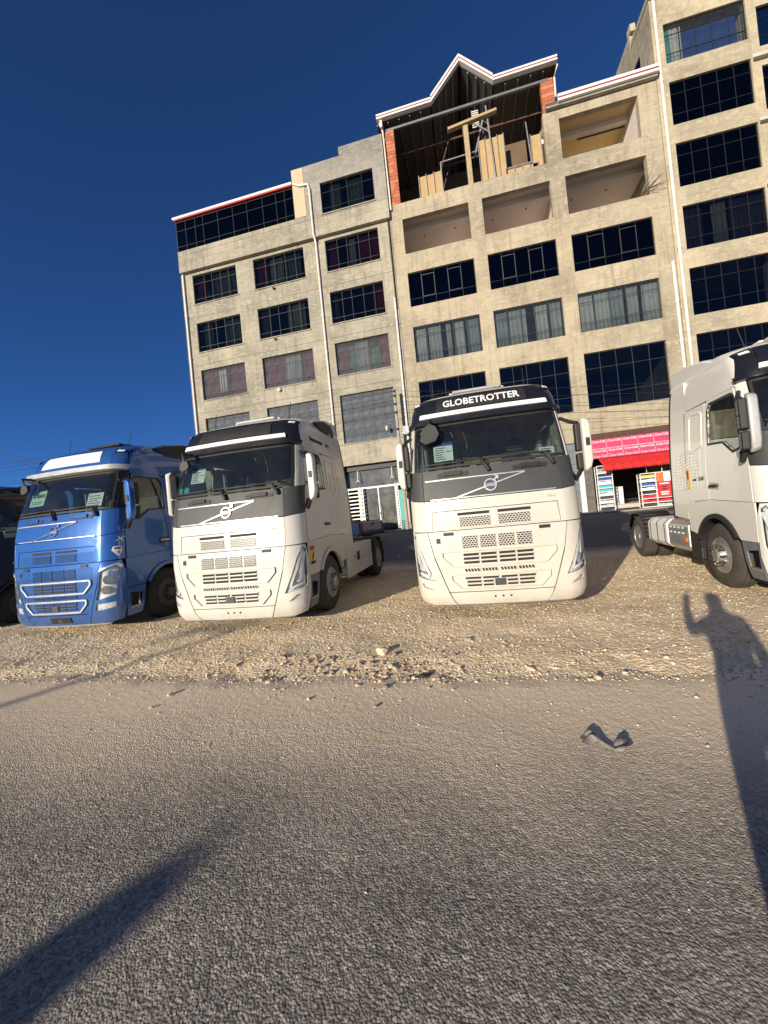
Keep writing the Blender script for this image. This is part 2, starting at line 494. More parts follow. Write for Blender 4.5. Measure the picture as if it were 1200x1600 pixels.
def lot_z(X, Y):
    e = edge_y(X)
    t = smooth01((Y - 12.0) / 7.2)
    near = smooth01((12.6 - Y) / 0.6) * smooth01((X + 14.5) / 0.8) * smooth01((9.6 - X) / 0.8)
    n = 0.010 * (vnoise(X, Y, 0.075, 31) - 0.5) + 0.011 * (vnoise(X, Y, 0.042, 32) - 0.5) + 0.030 * (vnoise(X, Y, 0.42, 33) - 0.5)
    for wx in (-8.55, -6.6, -4.9, -2.85, -0.7, 1.4, 3.9, 6.0):                 # shallow wheel ruts where the trucks backed in
        n = n - 0.022 * np.exp(-((X - wx - 0.08 * np.sin(Y * 0.9)) / 0.17) ** 2) * smooth01((6.6 - Y) / 2.0)
    # the loose, thrown-up strip along the road edge
    strip = np.exp(-((Y - 4.35 - 0.25 * (vnoise(X, Y * 0, 0.7, 35) - 0.5)) / 0.22) ** 2) * (0.014 * vnoise(X, Y, 0.12, 36) + 0.010 * vnoise(X, Y, 0.05, 37))
    return 0.80 * t + n * near * smooth01((Y - e + 0.3) / 0.9) + strip * near - 0.045 + 0.05 * smooth01((Y - e + 0.1) / 1.0)

def road_mat():
    m, t, b = new_mat('asphalt')
    tc = N(t, 'ShaderNodeTexCoord')
    big = N(t, 'ShaderNodeTexNoise', Scale=0.7, Detail=6.0, Roughness=0.6); t.links.new(tc.outputs['Object'], big.inputs['Vector'])
    fine = N(t, 'ShaderNodeTexVoronoi', Scale=75.0); t.links.new(tc.outputs['Object'], fine.inputs['Vector'])
    c = ramp(t, big.outputs[0], [(0.3, (0.31, 0.288, 0.25)), (0.7, (0.41, 0.38, 0.33))])
    c = mixc(t, 0.62, c, ramp(t, fine.outputs['Color'], [(0.1, (0.15, 0.15, 0.15)), (0.55, (0.5, 0.5, 0.49)), (0.9, (0.9, 0.88, 0.83))]), 'OVERLAY')
    # sand blown over the asphalt near the lot
    sx = N(t, 'ShaderNodeSeparateXYZ'); t.links.new(tc.outputs['Object'], sx.inputs[0])
    ad = N(t, 'ShaderNodeMath', operation='MULTIPLY_ADD'); t.links.new(big.outputs[0], ad.inputs[0]); ad.inputs[1].default_value = 1.4; t.links.new(sx.outputs[1], ad.inputs[2])
    mr = N(t, 'ShaderNodeMapRange'); mr.inputs[1].default_value = 2.2; mr.inputs[2].default_value = 4.25; mr.inputs[4].default_value = 1.0; mr.interpolation_type = 'SMOOTHSTEP'
    t.links.new(ad.outputs[0], mr.inputs[0])
    mpw = N(t, 'ShaderNodeMapping'); mpw.inputs['Scale'].default_value = (0.12, 1.3, 1.0); t.links.new(tc.outputs['Object'], mpw.inputs[0])
    wb = N(t, 'ShaderNodeTexNoise', Scale=1.0, Detail=6.0, Roughness=0.6); t.links.new(mpw.outputs[0], wb.inputs['Vector'])
    c = mixc(t, 0.6, c, ramp(t, wb.outputs[0], [(0.35, (0.36, 0.36, 0.37)), (0.65, (0.62, 0.61, 0.58))]), 'OVERLAY')
    pt = N(t, 'ShaderNodeTexNoise', Scale=1.6, Detail=7.0, Roughness=0.7); t.links.new(tc.outputs['Object'], pt.inputs['Vector'])
    c = mixc(t, ramp(t, pt.outputs[0], [(0.50, (0, 0, 0)), (0.70, (0.30, 0.30, 0.30))]), c, (0.48, 0.43, 0.36))
    c = mixc(t, mr.outputs[0], c, mixc(t, fine.outputs['Distance'], (0.77, 0.61, 0.42), (0.87, 0.71, 0.50)))
    t.links.new(c, b.inputs['Base Color'])
    b.inputs['Roughness'].default_value = 0.93
    b.inputs['Specular IOR Level'].default_value = 0.15
    n2 = N(t, 'ShaderNodeTexNoise', Scale=85.0, Detail=5.0, Roughness=0.7); t.links.new(tc.outputs['Object'], n2.inputs['Vector'])
    chip = N(t, 'ShaderNodeTexVoronoi', Scale=95.0); t.links.new(tc.outputs['Object'], chip.inputs['Vector'])
    hm = N(t, 'ShaderNodeMath', operation='MULTIPLY_ADD'); t.links.new(chip.outputs['Distance'], hm.inputs[0]); hm.inputs[1].default_value = -1.1; t.links.new(n2.outputs[0], hm.inputs[2])
    bp = N(t, 'ShaderNodeBump', Strength=1.0, Distance=0.013); t.links.new(hm.outputs[0], bp.inputs['Height'])
    bs = N(t, 'ShaderNodeMath', operation='MULTIPLY_ADD'); t.links.new(mr.outputs[0], bs.inputs[0]); bs.inputs[1].default_value = -0.78; bs.inputs[2].default_value = 1.0   # sand fills the relief
    t.links.new(bs.outputs[0], bp.inputs['Strength']); t.links.new(bp.outputs[0], b.inputs['Normal'])
    return m

def lot_mat():
    m, t, b = new_mat('gravel')
    tc = N(t, 'ShaderNodeTexCoord')
    big = N(t, 'ShaderNodeTexNoise', Scale=0.8, Detail=7.0, Roughness=0.65); t.links.new(tc.outputs['Object'], big.inputs['Vector'])
    peb = N(t, 'ShaderNodeTexVoronoi', Scale=26.0); t.links.new(tc.outputs['Object'], peb.inputs['Vector'])
    c = ramp(t, big.outputs[0], [(0.3, (0.70, 0.555, 0.375)), (0.55, (0.79, 0.64, 0.445)), (0.75, (0.84, 0.70, 0.50))])
    c = mixc(t, 0.55, c, ramp(t, peb.outputs['Color'], [(0.1, (0.22, 0.21, 0.2)), (0.9, (0.85, 0.82, 0.78))]), 'OVERLAY')
    # paved yard past the trucks
    sx = N(t, 'ShaderNodeSeparateXYZ'); t.links.new(tc.outputs['Object'], sx.inputs[0])
    ad = N(t, 'ShaderNodeMath', operation='MULTIPLY_ADD'); t.links.new(big.outputs[0], ad.inputs[0]); ad.inputs[1].default_value = 2.0; t.links.new(sx.outputs[1], ad.inputs[2])
    mr = N(t, 'ShaderNodeMapRange'); mr.inputs[1].default_value = 13.0; mr.inputs[2].default_value = 14.2
    t.links.new(ad.outputs[0], mr.inputs[0])
    c = mixc(t, mr.outputs[0], c, (0.19, 0.175, 0.155))
    t.links.new(c, b.inputs['Base Color'])
    b.inputs['Roughness'].default_value = 0.95
    b.inputs['Specular IOR Level'].default_value = 0.12
    n2 = N(t, 'ShaderNodeTexNoise', Scale=45.0, Detail=6.0, Roughness=0.7); t.links.new(tc.outputs['Object'], n2.inputs['Vector'])
    mm = N(t, 'ShaderNodeMath', operation='MULTIPLY_ADD'); t.links.new(peb.outputs['Distance'], mm.inputs[0]); mm.inputs[1].default_value = -0.9; t.links.new(n2.outputs[0], mm.inputs[2])
    bp = N(t, 'ShaderNodeBump', Strength=0.8, Distance=0.02); t.links.new(mm.outputs[0], bp.inputs['Height']); t.links.new(bp.outputs[0], b.inputs['Normal'])
    return m

def axis(pts):
    out = []
    for a, b, st in pts:
        out += list(np.arange(a, b - 1e-6, st))
    out.append(pts[-1][1])
    return np.array(out)

XR = axis([(-900, -100, 200), (-100, -20, 20), (-20, -5.2, 0.6), (-5.2, -3.0, 0.022), (-3.0, 2.4, 0.0098), (2.4, 4.8, 0.022), (4.8, 20, 0.6), (20, 100, 20), (100, 900, 200)])
YR = axis([(-900, -100, 200), (-100, -10, 15), (-10, 0.2, 0.6), (0.2, 0.6, 0.03), (0.6, 3.0, 0.0098), (3.0, 4.6, 0.016)])
road = tag(grid_mesh('road', XR, YR, road_z, road_mat()), kind='structure')
XL = axis([(-900, -100, 200), (-100, -20, 10), (-20, -14.5, 0.5), (-14.5, 9.5, 0.036), (9.5, 24, 0.5), (24, 104, 10), (104, 904, 200)])
YL = axis([(3.2, 12.6, 0.036), (12.6, 20, 0.3), (20, 40, 2), (40, 100, 20), (100, 1100, 200)])
lot = tag(grid_mesh('gravel_lot', XL, YL, lot_z, lot_mat()), kind='structure')

def stones(name, n, xr, yfun, smin, smax, mat, flat=0.65):
    base = np.array([(1, 0, 0), (0, 1, 0), (-1, 0, 0), (0, -1, 0), (0, 0, 1), (0, 0, -1), (.62, .62, .5), (-.62, .62, .5), (-.62, -.62, .5), (.62, -.62, .5)], float)
    tri = np.array([(0, 6, 9), (1, 7, 6), (2, 8, 7), (3, 9, 8), (4, 9, 6), (4, 6, 7), (4, 7, 8), (4, 8, 9), (0, 1, 6), (1, 2, 7), (2, 3, 8), (3, 0, 9), (5, 1, 0), (5, 2, 1), (5, 3, 2), (5, 0, 3)])
    x = rng.uniform(xr[0], xr[1], n); y = yfun(n, x)
    s = smin * (smax / smin) ** (rng.random(n) ** 2.6)
    jit = rng.uniform(0.5, 1.35, (n, 10, 1)) * np.ones((1, 1, 3))
    sc3 = np.stack([rng.uniform(0.7, 1.4, n), rng.uniform(0.7, 1.2, n), rng.uniform(0.45, 0.9, n) * flat / 0.65], -1)
    P = base[None] * jit * sc3[:, None, :] * s[:, None, None]
    a = rng.uniform(0, 2 * np.pi, n); ca, sa = np.cos(a)[:, None], np.sin(a)[:, None]
    X = P[..., 0] * ca - P[..., 1] * sa + x[:, None]; Y = P[..., 0] * sa + P[..., 1] * ca + y[:, None]
    gz = np.maximum(lot_z(x, y), road_z(x, y))
    Z = P[..., 2] + (gz + s * 0.15)[:, None]
    co = np.stack([X, Y, Z], -1).reshape(-1, 3).astype(np.float32)
    f = (tri[None] + (np.arange(n) * 10)[:, None, None]).reshape(-1, 3).astype(np.int32)
    me = bpy.data.meshes.new(name)
    me.vertices.add(len(co)); me.vertices.foreach_set('co', co.ravel())
    me.loops.add(f.size); me.loops.foreach_set('vertex_index', f.ravel())
    me.polygons.add(len(f)); me.polygons.foreach_set('loop_start', np.arange(0, f.size, 3, dtype=np.int32))
    me.update(calc_edges=True)
    me.materials.append(mat)
    return link(bpy.data.objects.new(name, me))

def stone_mat(name, stops):
    m, t, b = new_mat(name)
    g = N(t, 'ShaderNodeNewGeometry')
    c = ramp(t, g.outputs['Random Per Island'], stops)
    tc = N(t, 'ShaderNodeTexCoord')
    n1 = N(t, 'ShaderNodeTexNoise', Scale=60.0, Detail=4.0); t.links.new(tc.outputs['Object'], n1.inputs['Vector'])
    c = mixc(t, 0.4, c, ramp(t, n1.outputs[0], [(0.3, (0.3, 0.3, 0.3)), (0.7, (0.7, 0.7, 0.7))]), 'OVERLAY')
    t.links.new(c, b.inputs['Base Color']); b.inputs['Roughness'].default_value = 0.95
    b.inputs['Specular IOR Level'].default_value = 0.12
    return m
SM = stone_mat('stone_tan', [(0.0, (0.50, 0.40, 0.28)), (0.3, (0.68, 0.55, 0.385)), (0.6, (0.76, 0.62, 0.44)), (0.85, (0.56, 0.46, 0.36)), (1.0, (0.74, 0.62, 0.47))])
SMD = stone_mat('stone_clod', [(0.0, (0.22, 0.175, 0.13)), (0.5, (0.38, 0.30, 0.22)), (1.0, (0.55, 0.45, 0.33))])
g1 = stones('gravel', 60000, (-13, 8.5), lambda n, x: 3.75 + 7.7 * rng.random(n) ** 1.15, 0.004, 0.019, SM)
tag(g1, 'loose tan gravel covering the truck lot', 'gravel', kind='stuff')
g2 = stones('loose_stones', 1500, (-8, 6), lambda n, x: 4.2 + rng.normal(0, 0.36, n) + 0.25 * (vnoise(x, x * 0, 0.7, 35) - 0.5), 0.005, 0.028, SM)
tag(g2, 'loose pebbles strewn along the road edge', 'pebbles', kind='stuff')
g5 = stones('drifted_gravel', 7000, (-9, 6), lambda n, x: 3.95 - 1.3 * rng.random(n) ** 1.9 + 0.5 * (vnoise(x, x * 0, 0.8, 51) - 0.5), 0.0025, 0.010, SM)
tag(g5, 'fine gravel drifted onto the asphalt along the lot', 'gravel', kind='stuff')
g3 = stones('dark_clods', 400, (-2.5, -0.3), lambda n, x: 4.15 + rng.normal(0, 0.19, n), 0.008, 0.045, SMD)
tag(g3, 'dark broken clods and stones heaped by the road edge', 'clods', kind='stuff')
g4 = stones('asphalt_grit', 300, (-5, 4), lambda n, x: 1.2 + 2.6 * rng.random(n) ** 0.5, 0.003, 0.010, SM)
tag(g4, 'scattered grit on the asphalt', 'grit', kind='stuff')

sw = MB()
sw.box(-40, 40, 19.45, 21.05, 0.2, 0.86)
tag(sw.build('sidewalk', M['concrete_grey'], bevel=0.02), kind='structure')

# ------------------------------------------------------------------ buildings
YF = 21.0
def wall_holes(mb, x0, x1, z0, z1, y0, y1, holes, axis='x'):
    xs = sorted({x0, x1, *[min(max(v, x0), x1) for h in holes for v in h[:2]]})
    zs = sorted({z0, z1, *[min(max(v, z0), z1) for h in holes for v in h[2:4]]})
    def solid(i, j):
        if i < 0 or j < 0 or i >= len(xs) - 1 or j >= len(zs) - 1: return False
        cx, cz = (xs[i] + xs[i + 1]) / 2, (zs[j] + zs[j + 1]) / 2
        return not any(h[0] < cx < h[1] and h[2] < cz < h[3] for h in holes)
    def pt(x, y, z): return (x, y, z) if axis == 'x' else (y, x, z)
    for i in range(len(xs) - 1):
        for j in range(len(zs) - 1):
            if not solid(i, j): continue
            a, b, c, d = xs[i], xs[i + 1], zs[j], zs[j + 1]
            mb.add([pt(a, y0, c), pt(b, y0, c), pt(b, y0, d), pt(a, y0, d)], [(0, 1, 2, 3)])
            mb.add([pt(a, y1, c), pt(b, y1, c), pt(b, y1, d), pt(a, y1, d)], [(3, 2, 1, 0)])
            if not solid(i - 1, j): mb.add([pt(a, y0, c), pt(a, y1, c), pt(a, y1, d), pt(a, y0, d)], [(3, 2, 1, 0)])
            if not solid(i + 1, j): mb.add([pt(b, y0, c), pt(b, y1, c), pt(b, y1, d), pt(b, y0, d)], [(0, 1, 2, 3)])
            if not solid(i, j - 1): mb.add([pt(a, y0, c), pt(b, y0, c), pt(b, y1, c), pt(a, y1, c)], [(3, 2, 1, 0)])
            if not solid(i, j + 1): mb.add([pt(a, y0, d), pt(b, y0, d), pt(b, y1, d), pt(a, y1, d)], [(0, 1, 2, 3)])

def wall_part(name, mat, parent, x0, x1, z0, z1, y0, y1, holes=()):
    mb = MB(); wall_holes(mb, x0, x1, z0, z1, y0, y1, holes)
    me = bpy.data.meshes.new(name); me.from_pydata(mb.v, [], mb.f)
    bm = bmesh.new(); bm.from_mesh(me); bmesh.ops.remove_doubles(bm, verts=bm.verts, dist=1e-4)
    bmesh.ops.recalc_face_normals(bm, faces=bm.faces); bm.to_mesh(me); bm.free()
    return finish(me, name, mat, parent)

def curtain(parent, x0, x1, z0, z1, y, mat, folds=None):
    n = max(6, int((x1 - x0) / 0.045)); vs, fs = [], []
    ph = random.uniform(0, 6); k = random.uniform(26, 38)
    for i in range(n + 1):
        x = x0 + (x1 - x0) * i / n
        for j in range(3):
            a = 0.035 * (0.6 + 0.4 * j / 2)
            vs.append((x + 0.012 * math.sin(7 * x + j), y + a * math.sin(k * x + ph + 0.3 * math.sin(5 * x)), z1 + (z0 - z1) * j / 2))
    for i in range(n):
        for j in range(2):
            fs.append((i * 3 + j, (i + 1) * 3 + j, (i + 1) * 3 + j + 1, i * 3 + j + 1))
    me = bpy.data.meshes.new('curtain'); me.from_pydata(vs, [], fs)
    o = finish(me, 'curtain', mat, parent, smooth=80)
    s = o.modifiers.new('thick', 'SOLIDIFY'); s.thickness = 0.004
    return o

def window(bld, x0, x1, z0, z1, cols, rows, gl, fr, y=None, curt=(), sill=True, fw=0.035, recess=0.14):
    """rows: heights of the glazing bars as fractions from the bottom; cols: list of fractions"""
    y = (YF if y is None else y) + recess
    mb = MB()
    e = 0.004
    mb.box(x0 + e, x1 - e, y - 0.025, y + 0.03, z0 + e, z0 + fw); mb.box(x0 + e, x1 - e, y - 0.025, y + 0.03, z1 - fw, z1 - e)
    mb.box(x0 + e, x0 + fw, y - 0.025, y + 0.03, z0 + fw, z1 - fw); mb.box(x1 - fw, x1 - e, y - 0.025, y + 0.03, z0 + fw, z1 - fw)
    xs = [x0] + [x0 + (x1 - x0) * c for c in cols] + [x1]
    zs = [z0] + [z0 + (z1 - z0) * r for r in rows] + [z1]
    b = 0.009
    for x in xs[1:-1]: mb.box(x - b, x + b, y - 0.02, y + 0.022, z0 + fw, z1 - fw)
    for z in zs[1:-1]:
        for i in range(len(xs) - 1):
            mb.box(xs[i] + (fw if i == 0 else b), xs[i + 1] - (fw if i == len(xs) - 2 else b), y - 0.018, y + 0.02, z - b, z + b)
    w = mb.build('window', fr, bld)
    for i in range(len(xs) - 1):
        for j in range(len(zs) - 1):
            a0, a1 = xs[i] + b, xs[i + 1] - b; c0, c1 = zs[j] + b, zs[j + 1] - b
            p = MB().box(-(a1 - a0) / 2, (a1 - a0) / 2, -0.003, 0.003, -(c1 - c0) / 2, (c1 - c0) / 2).build('pane', gl, w)
            p.location = ((a0 + a1) / 2, y, (c0 + c1) / 2)
            p.rotation_euler = (random.gauss(0, 0.004), 0, random.gauss(0, 0.004))
    if sill:
        MB().box(x0 - 0.06, x1 + 0.06, y - recess - 0.05, y - 0.03, z0 - 0.06, z0 - 0.002).build('sill', M['concrete_left'], w, bevel=0.008)
    for (f0, f1, g0, g1, mat) in curt:
        curtain(w, x0 + (x1 - x0) * f0, x0 + (x1 - x0) * f1, z0 + (z1 - z0) * g0, z0 + (z1 - z0) * g1, y + 0.16, M[mat])
    return w

def eq(n): return [i / n for i in range(1, n)]

# ---- left building
A = empty('apartment_building', (-9.35, 21, 0.86)); A.location = (0, 0, 0)
tag(A, 'raw concrete block with a glazed top floor, rising behind the blue truck', 'building')
ax0, ax1 = -16.1, -2.62
cA = [(-15.3, -12.27), (-11.1, -7.85), (-6.5, -3.36)]
rowsA = [(6.0, 8.78), (9.92, 11.8), (12.93, 14.76), (15.95, 17.76)]
bands = [(0.5, 5.93), (5.945, 9.13), (9.145, 12.13), (12.145, 15.12), (15.135, 17.95)]
for (z0, z1), r in zip(bands, [None] + rowsA):
    holes = [(*c, *r) for c in cA] if r else [(-6.72, -3.36, 0, 4.72), (-15.4, -7.6, 0, 4.5)]
    wall_part('wall', M['concrete_left'], A, ax0, ax1, z0, z1, YF, YF + 0.25, holes)
# projecting top storey
YT = YF - 0.22
wall_part('upper_wall', M['concrete_grey'], A, -8.05, -2.60, 19.0, 22.13, YT, YT + 0.25, [(-6.4, -3.3, 19.13, 20.92)])
wall_part('upper_wall', M['concrete_grey'], A, -5.12, -2.60, 22.131, 22.62, YT, YT + 0.25)
wall_part('upper_wall', M['concrete_left'], A, -16.0, -2.60, 18.55, 18.985, YT, YT + 0.25)
wall_part('upper_wall', M['concrete_left'], A, -16.0, -8.056, 19.0, 19.28, YT, YT + 0.25)
wall_part('upper_wall', M['concrete_left'], A, -16.0, -2.60, 17.96, 18.535, YT - 0.01, YT + 0.25)
wall_part('pillar', M['beige_paint'], A, -8.05, -7.35, 19.29, 22.10, YT - 0.02, YT - 0.003)
for x in (ax0, ax1 - 0.25):
    MB().box(x, x + 0.25, YF + 0.26, 31, 0.5, 17.9 if x == ax0 else 22.1).build('side_wall', M['concrete_left'], A)
MB().box(-16.0, -8.1, YT + 0.05, 27, 21.25, 21.33).build('roof', M['roof_metal'], A)
MB().box(-8.0, -2.7, YT + 0.26, 31, 21.8, 21.95).build('roof', M['concrete_grey'], A)
fo = MB().box(-16.1, -8.06, YT - 0.14, YT + 0.04, 21.24, 21.38).build('roof_gutter', M['fascia_white'], A, bevel=0.02)
MB().box(-16.02, -8.08, YT - 0.11, YT + 0.0, 21.18, 21.236).build('red_fascia', M['fascia_bright_red'], A)
for z in (0.9, 5.3, 9.1, 12.1, 15.1, 18.1):
    MB().box(ax0 + 0.26, ax1 - 0.26, YF + 0.3, 31, z, z + 0.2).build('floor_slab', M['room_grey'], A)
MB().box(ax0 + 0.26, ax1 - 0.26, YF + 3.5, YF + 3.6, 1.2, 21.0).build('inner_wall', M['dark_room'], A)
R3 = [0.2, 0.74]
cur = {
    (1, 0): [(0.0, 0.34, 0, 1, 'curtain_red'), (0.34, 0.52, 0.2, 1, 'curtain_white'), (0.62, 1.0, 0, 1, 'curtain_red')],
    (1, 1): [(0.0, 0.40, 0, 1, 'curtain_red'), (0.40, 0.72, 0, 1, 'curtain_grey'), (0.76, 1, 0, 1, 'curtain_red')],
    (1, 2): [(0.0, 0.24, 0, 1, 'curtain_red'), (0.25, 0.36, 0.1, 0.9, 'curtain_green'), (0.36, 0.60, 0, 1, 'curtain_grey'), (0.60, 0.82, 0.1, 0.75, 'curtain_green'), (0.82, 1, 0, 1, 'curtain_red')],
    (2, 0): [(0.10, 0.30, 0, 1, 'curtain_teal'), (0.6, 0.96, 0, 1, 'curtain_teal')],
    (2, 1): [(0.0, 0.22, 0, 1, 'curtain_violet'), (0.55, 0.9, 0, 1, 'curtain_grey')],
    (2, 2): [(0.78, 1, 0, 1, 'curtain_red'), (0.0, 0.12, 0, 1, 'curtain_violet')],
    (3, 0): [(0.0, 0.25, 0, 1, 'curtain_red'), (0.4, 0.95, 0, 1, 'curtain_teal')],
    (3, 1): [(0.0, 0.26, 0, 1, 'curtain_red'), (0.3, 0.56, 0, 1, 'curtain_grey'), (0.6, 0.9, 0, 1, 'curtain_teal')],
    (3, 2): [(0.0, 0.2, 0, 1, 'curtain_red'), (0.42, 0.56, 0, 1, 'curtain_grey'), (0.6, 1, 0, 1, 'curtain_red')],
}
for i, r in enumerate(rowsA):
    for j, c in enumerate(cA):
        gl = M['glass_dusty'] if i == 0 else M['glass_haze'] if i == 1 else M['glass_dark']
        if i == 0: window(A, *c, *r, eq(5 if j < 2 else 5), [0.27, 0.52, 0.80], gl, M['frame_alu'], sill=False)
        else: window(A, *c, *r, [0.24, 0.42, 0.62, 0.80] if j == 0 else [0.22, 0.40, 0.62, 0.82], R3, gl, M['frame_alu'], curt=cur.get((i, j), ()))
window(A, -6.4, -3.3, 19.13, 20.92, [0.22, 0.5, 0.78], [0.22, 0.72], M['glass_dark'], M['frame_dark'], y=YT, curt=[(0.15, 0.35, 0, 1, 'curtain_teal'), (0.5, 0.75, 0, 1, 'curtain_teal')])
window(A, -16.0, -8.07, 19.28, 21.15, [0.085, 0.17, 0.24, 0.37, 0.5, 0.62, 0.75, 0.86, 0.93], [0.17, 0.70], M['glass_black'], M['frame_dark'], y=YT, sill=False, recess=0.06)
# vents, lamps, pipes
for x, z in ((-9.9, 15.75), (-10.1, 12.75)):
    MB().lathe([(-0.1, 0.07), (0.0, 0.08), (0.0, 0.05), (0.1, 0.05)], 12, 'y', (x, YF - 0.02, z)).build('vent_pipe', M['plastic_black'], A, smooth=40)
MB().lathe([(-0.14, 0.04), (-0.1, 0.11), (0.0, 0.12), (0.02, 0.1)], 14, 'y', (-10.15, YF - 0.03, 9.72)).build('wall_lamp', M['porcelain'], A, smooth=40)
def pipe(bld, pts, r, mat=None, clamps=True):
    p = MB().tube(pts, r, 10).build('drain_pipe', mat or M['pvc_white'], bld, smooth=50)
    a, b = Vector(pts[-2]), Vector(pts[-1])
    if clamps:
        for k in range(1, 6):
            q = a.lerp(b, k / 6)
            MB().tube([q + Vector((0, 0, -0.05)), q + Vector((0, 0, 0.05))], r * 1.25, 10).build('pipe_clamp', mat or M['pvc_white'], p, smooth=50)
pipe(A, [(-8.0, YT - 0.06, 21.28), (-7.6, YT - 0.08, 21.05), (-7.1, YT - 0.08, 21.0), (-7.02, YT - 0.08, 20.7), (-7.02, YT - 0.08, 18.1), (-7.0, YF - 0.08, 17.7), (-7.0, YF - 0.08, 5.0)], 0.06)
pipe(A, [(-15.9, YF - 0.08, 17.9), (-15.9, YF - 0.08, 2.0)], 0.06)
pipe(A, [(-2.78, YF - 0.09, 13.6), (-2.80, YF - 0.09, 5.0)], 0.055)
MB().tube([(-2.72, YF - 0.06, 18.0), (-2.72, YF - 0.06, 13.0)], 0.04).build('drain_pipe', M['plastic_black'], A, smooth=50)
# shop front on the ground floor
d = MB()
d.box(-6.71, -3.37, YF + 0.30, YF + 0.36, 4.42, 4.70)
d.build('lintel_panel', M['frame_alu'], A)
MB().box(-6.71, -3.37, YF + 0.45, YF + 0.47, 3.42, 4.41).build('fanlight_panel', M['glass_shop'], A)
fr = MB()
fr.box(-6.71, -3.37, YF + 0.2, YF + 0.28, 3.32, 3.42)
for x in (-5.86, -4.84, -3.80): fr.box(x - 0.03, x + 0.03, YF + 0.2, YF + 0.28, 0.9, 3.315)
gd = fr.build('glass_door', M['white_metal'], A)
for a, b in ((-5.82, -4.88), (-4.80, -3.84)):
    MB().box(a, b, YF + 0.235, YF + 0.243, 0.92, 3.31).build('pane', M['glass_shop'], gd)
for x in (-4.97, -4.72): MB().tube([(x, YF + 0.16, 1.55), (x, YF + 0.16, 2.25)], 0.018).build('handle', M['chrome'], gd, smooth=50)
MB().box(-4.9, -4.78, YF + 0.15, YF + 0.19, 1.80, 1.92).build('lock', M['chrome'], gd, bevel=0.02)
for x in (-5.95, -3.95):
    b = MB(); b.tube([(x, YF + 0.25, 4.4), (x, YF + 0.12, 3.85)], 0.022); b.tube([(x, YF + 0.12, 3.85), (x - 0.1, YF + 0.12, 3.75)], 0.02); b.tube([(x, YF + 0.12, 3.85), (x + 0.1, YF + 0.12, 3.75)], 0.02)
    b.build('awning_bracket', M['white_metal'], A)
MB().box(-3.64, -3.37, YF - 0.06, YF + 0.2, 1.35, 3.05).build('pillar', M['teal_paint'], A)
MB().box(-3.64, -3.37, YF - 0.065, YF + 0.2, 0.88, 1.345).build('pillar_base', M['teal_dark'], A)
MB().box(-3.37, -3.12, YF - 0.10, YF - 0.004, 1.2, 3.3).build('pillar', M['beige_paint'], A)
MB().box(-3.1, -2.64, YF - 0.08, YF - 0.004, 0.88, 2.6).build('pillar', M['teal_paint'], A)
for k in range(10):
    MB().box(-15.4, -7.6, YF + 0.1, YF + 0.13, 0.9 + k * 0.36, 0.9 + k * 0.36 + 0.35).build('shutter_slat', M['steel_grey'], A)

# ---- middle building
B = empty('apartment_building'); tag(B, 'tan concrete building with an open unfinished attic under a peaked roof', 'building')
bx0, bx1 = -2.60, 10.80
cB = [(-1.95, 1.61), (2.31, 5.68), (6.40, 10.05)]
rowsB = [(5.98, 8.78), (9.86, 11.82), (12.94, 14.81), (15.88, 17.81)]
for (z0, z1), r in zip([(0.5, 5.5), (5.505, 9.13), (9.135, 12.13), (12.135, 15.12), (15.125, 18.1)], [None] + rowsB):
    holes = [(*c, *r) for c in cB] if r else [(-2.1, 5.6, 0, 4.4), (6.25, 10.35, 0, 4.72)]
    wall_part('wall', M['concrete_mid'], B, bx0, bx1, z0, z1, YF, YF + 0.28, holes)
wall_part('wall', M['concrete_mid'], B, bx0, 5.65, 18.105, 18.72, YF, YF + 0.28)
wall_part('wall', M['concrete_mid'], B, 5.655, bx1, 18.105, 21.25, YF, YF + 0.28, [(6.39, 9.96, 18.72, 20.78)])
for x in (bx0 + 0.01, bx1 - 0.26): MB().box(x, x + 0.25, YF + 0.29, 31, 0.5, 18.6).build('side_wall', M['concrete_mid'], B)
for k, z in enumerate((0.9, 5.3, 9.1, 12.1, 15.1, 18.0)):
    MB().box(bx0 + 0.27, bx1 - 0.27, YF + 0.285, 31, z, z + 0.2).build('floor_slab', M['ceiling_mauve'] if k >= 4 else M['room_grey'], B)
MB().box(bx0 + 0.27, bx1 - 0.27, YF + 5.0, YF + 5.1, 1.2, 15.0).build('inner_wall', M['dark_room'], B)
MB().box(bx0 + 0.27, bx1 - 0.27, YF + 4.2, YF + 4.3, 15.31, 17.99).build('inner_wall', M['ceiling_mauve'], B)
for x in (1.86, 5.98): MB().box(x, x + 0.2, YF + 0.29, YF + 4.19, 15.31, 17.99).build('partition', M['ceiling_mauve'], B)
MB().box(bx0 + 0.27, bx1 - 0.27, YF + 0.9, YF + 1.15, 17.72, 17.99).build('ceiling_beam', M['ceiling_mauve'], B)
for x, y in ((-0.9, 1.9), (0.9, 1.9), (3.0, 2.0), (4.8, 1.8), (7.2, 2.0), (8.9, 1.9)):
    MB().lathe([(0, 0.05), (0.02, 0.05)], 10, 'z', (x, YF + y, 17.975)).build('light_socket', M['plastic_black'], B)
# room at the top right with a yellowed ceiling
MB().box(5.75, bx1 - 0.05, YF + 0.285, 27, 20.98, 21.12).build('ceiling', M['ceiling_yellow'], B)
MB().box(5.75, bx1 - 0.05, YF + 1.1, YF + 1.35, 20.70, 20.975).build('ceiling_beam', M['ceiling_mauve'], B)
MB().box(5.75, bx1 - 0.05, YF + 4.4, YF + 4.5, 18.3, 20.97).build('inner_wall', M['ceiling_yellow'], B)
MB().box(9.98, 10.10, YF + 0.29, YF + 4.3, 18.3, 20.97).build('partition', M['ceiling_mauve'], B)
MB().box(7.6, 9.9, YF + 1.38, YF + 1.42, 20.62, 20.69).build('ceiling_trim', M['plastic_black'], B)
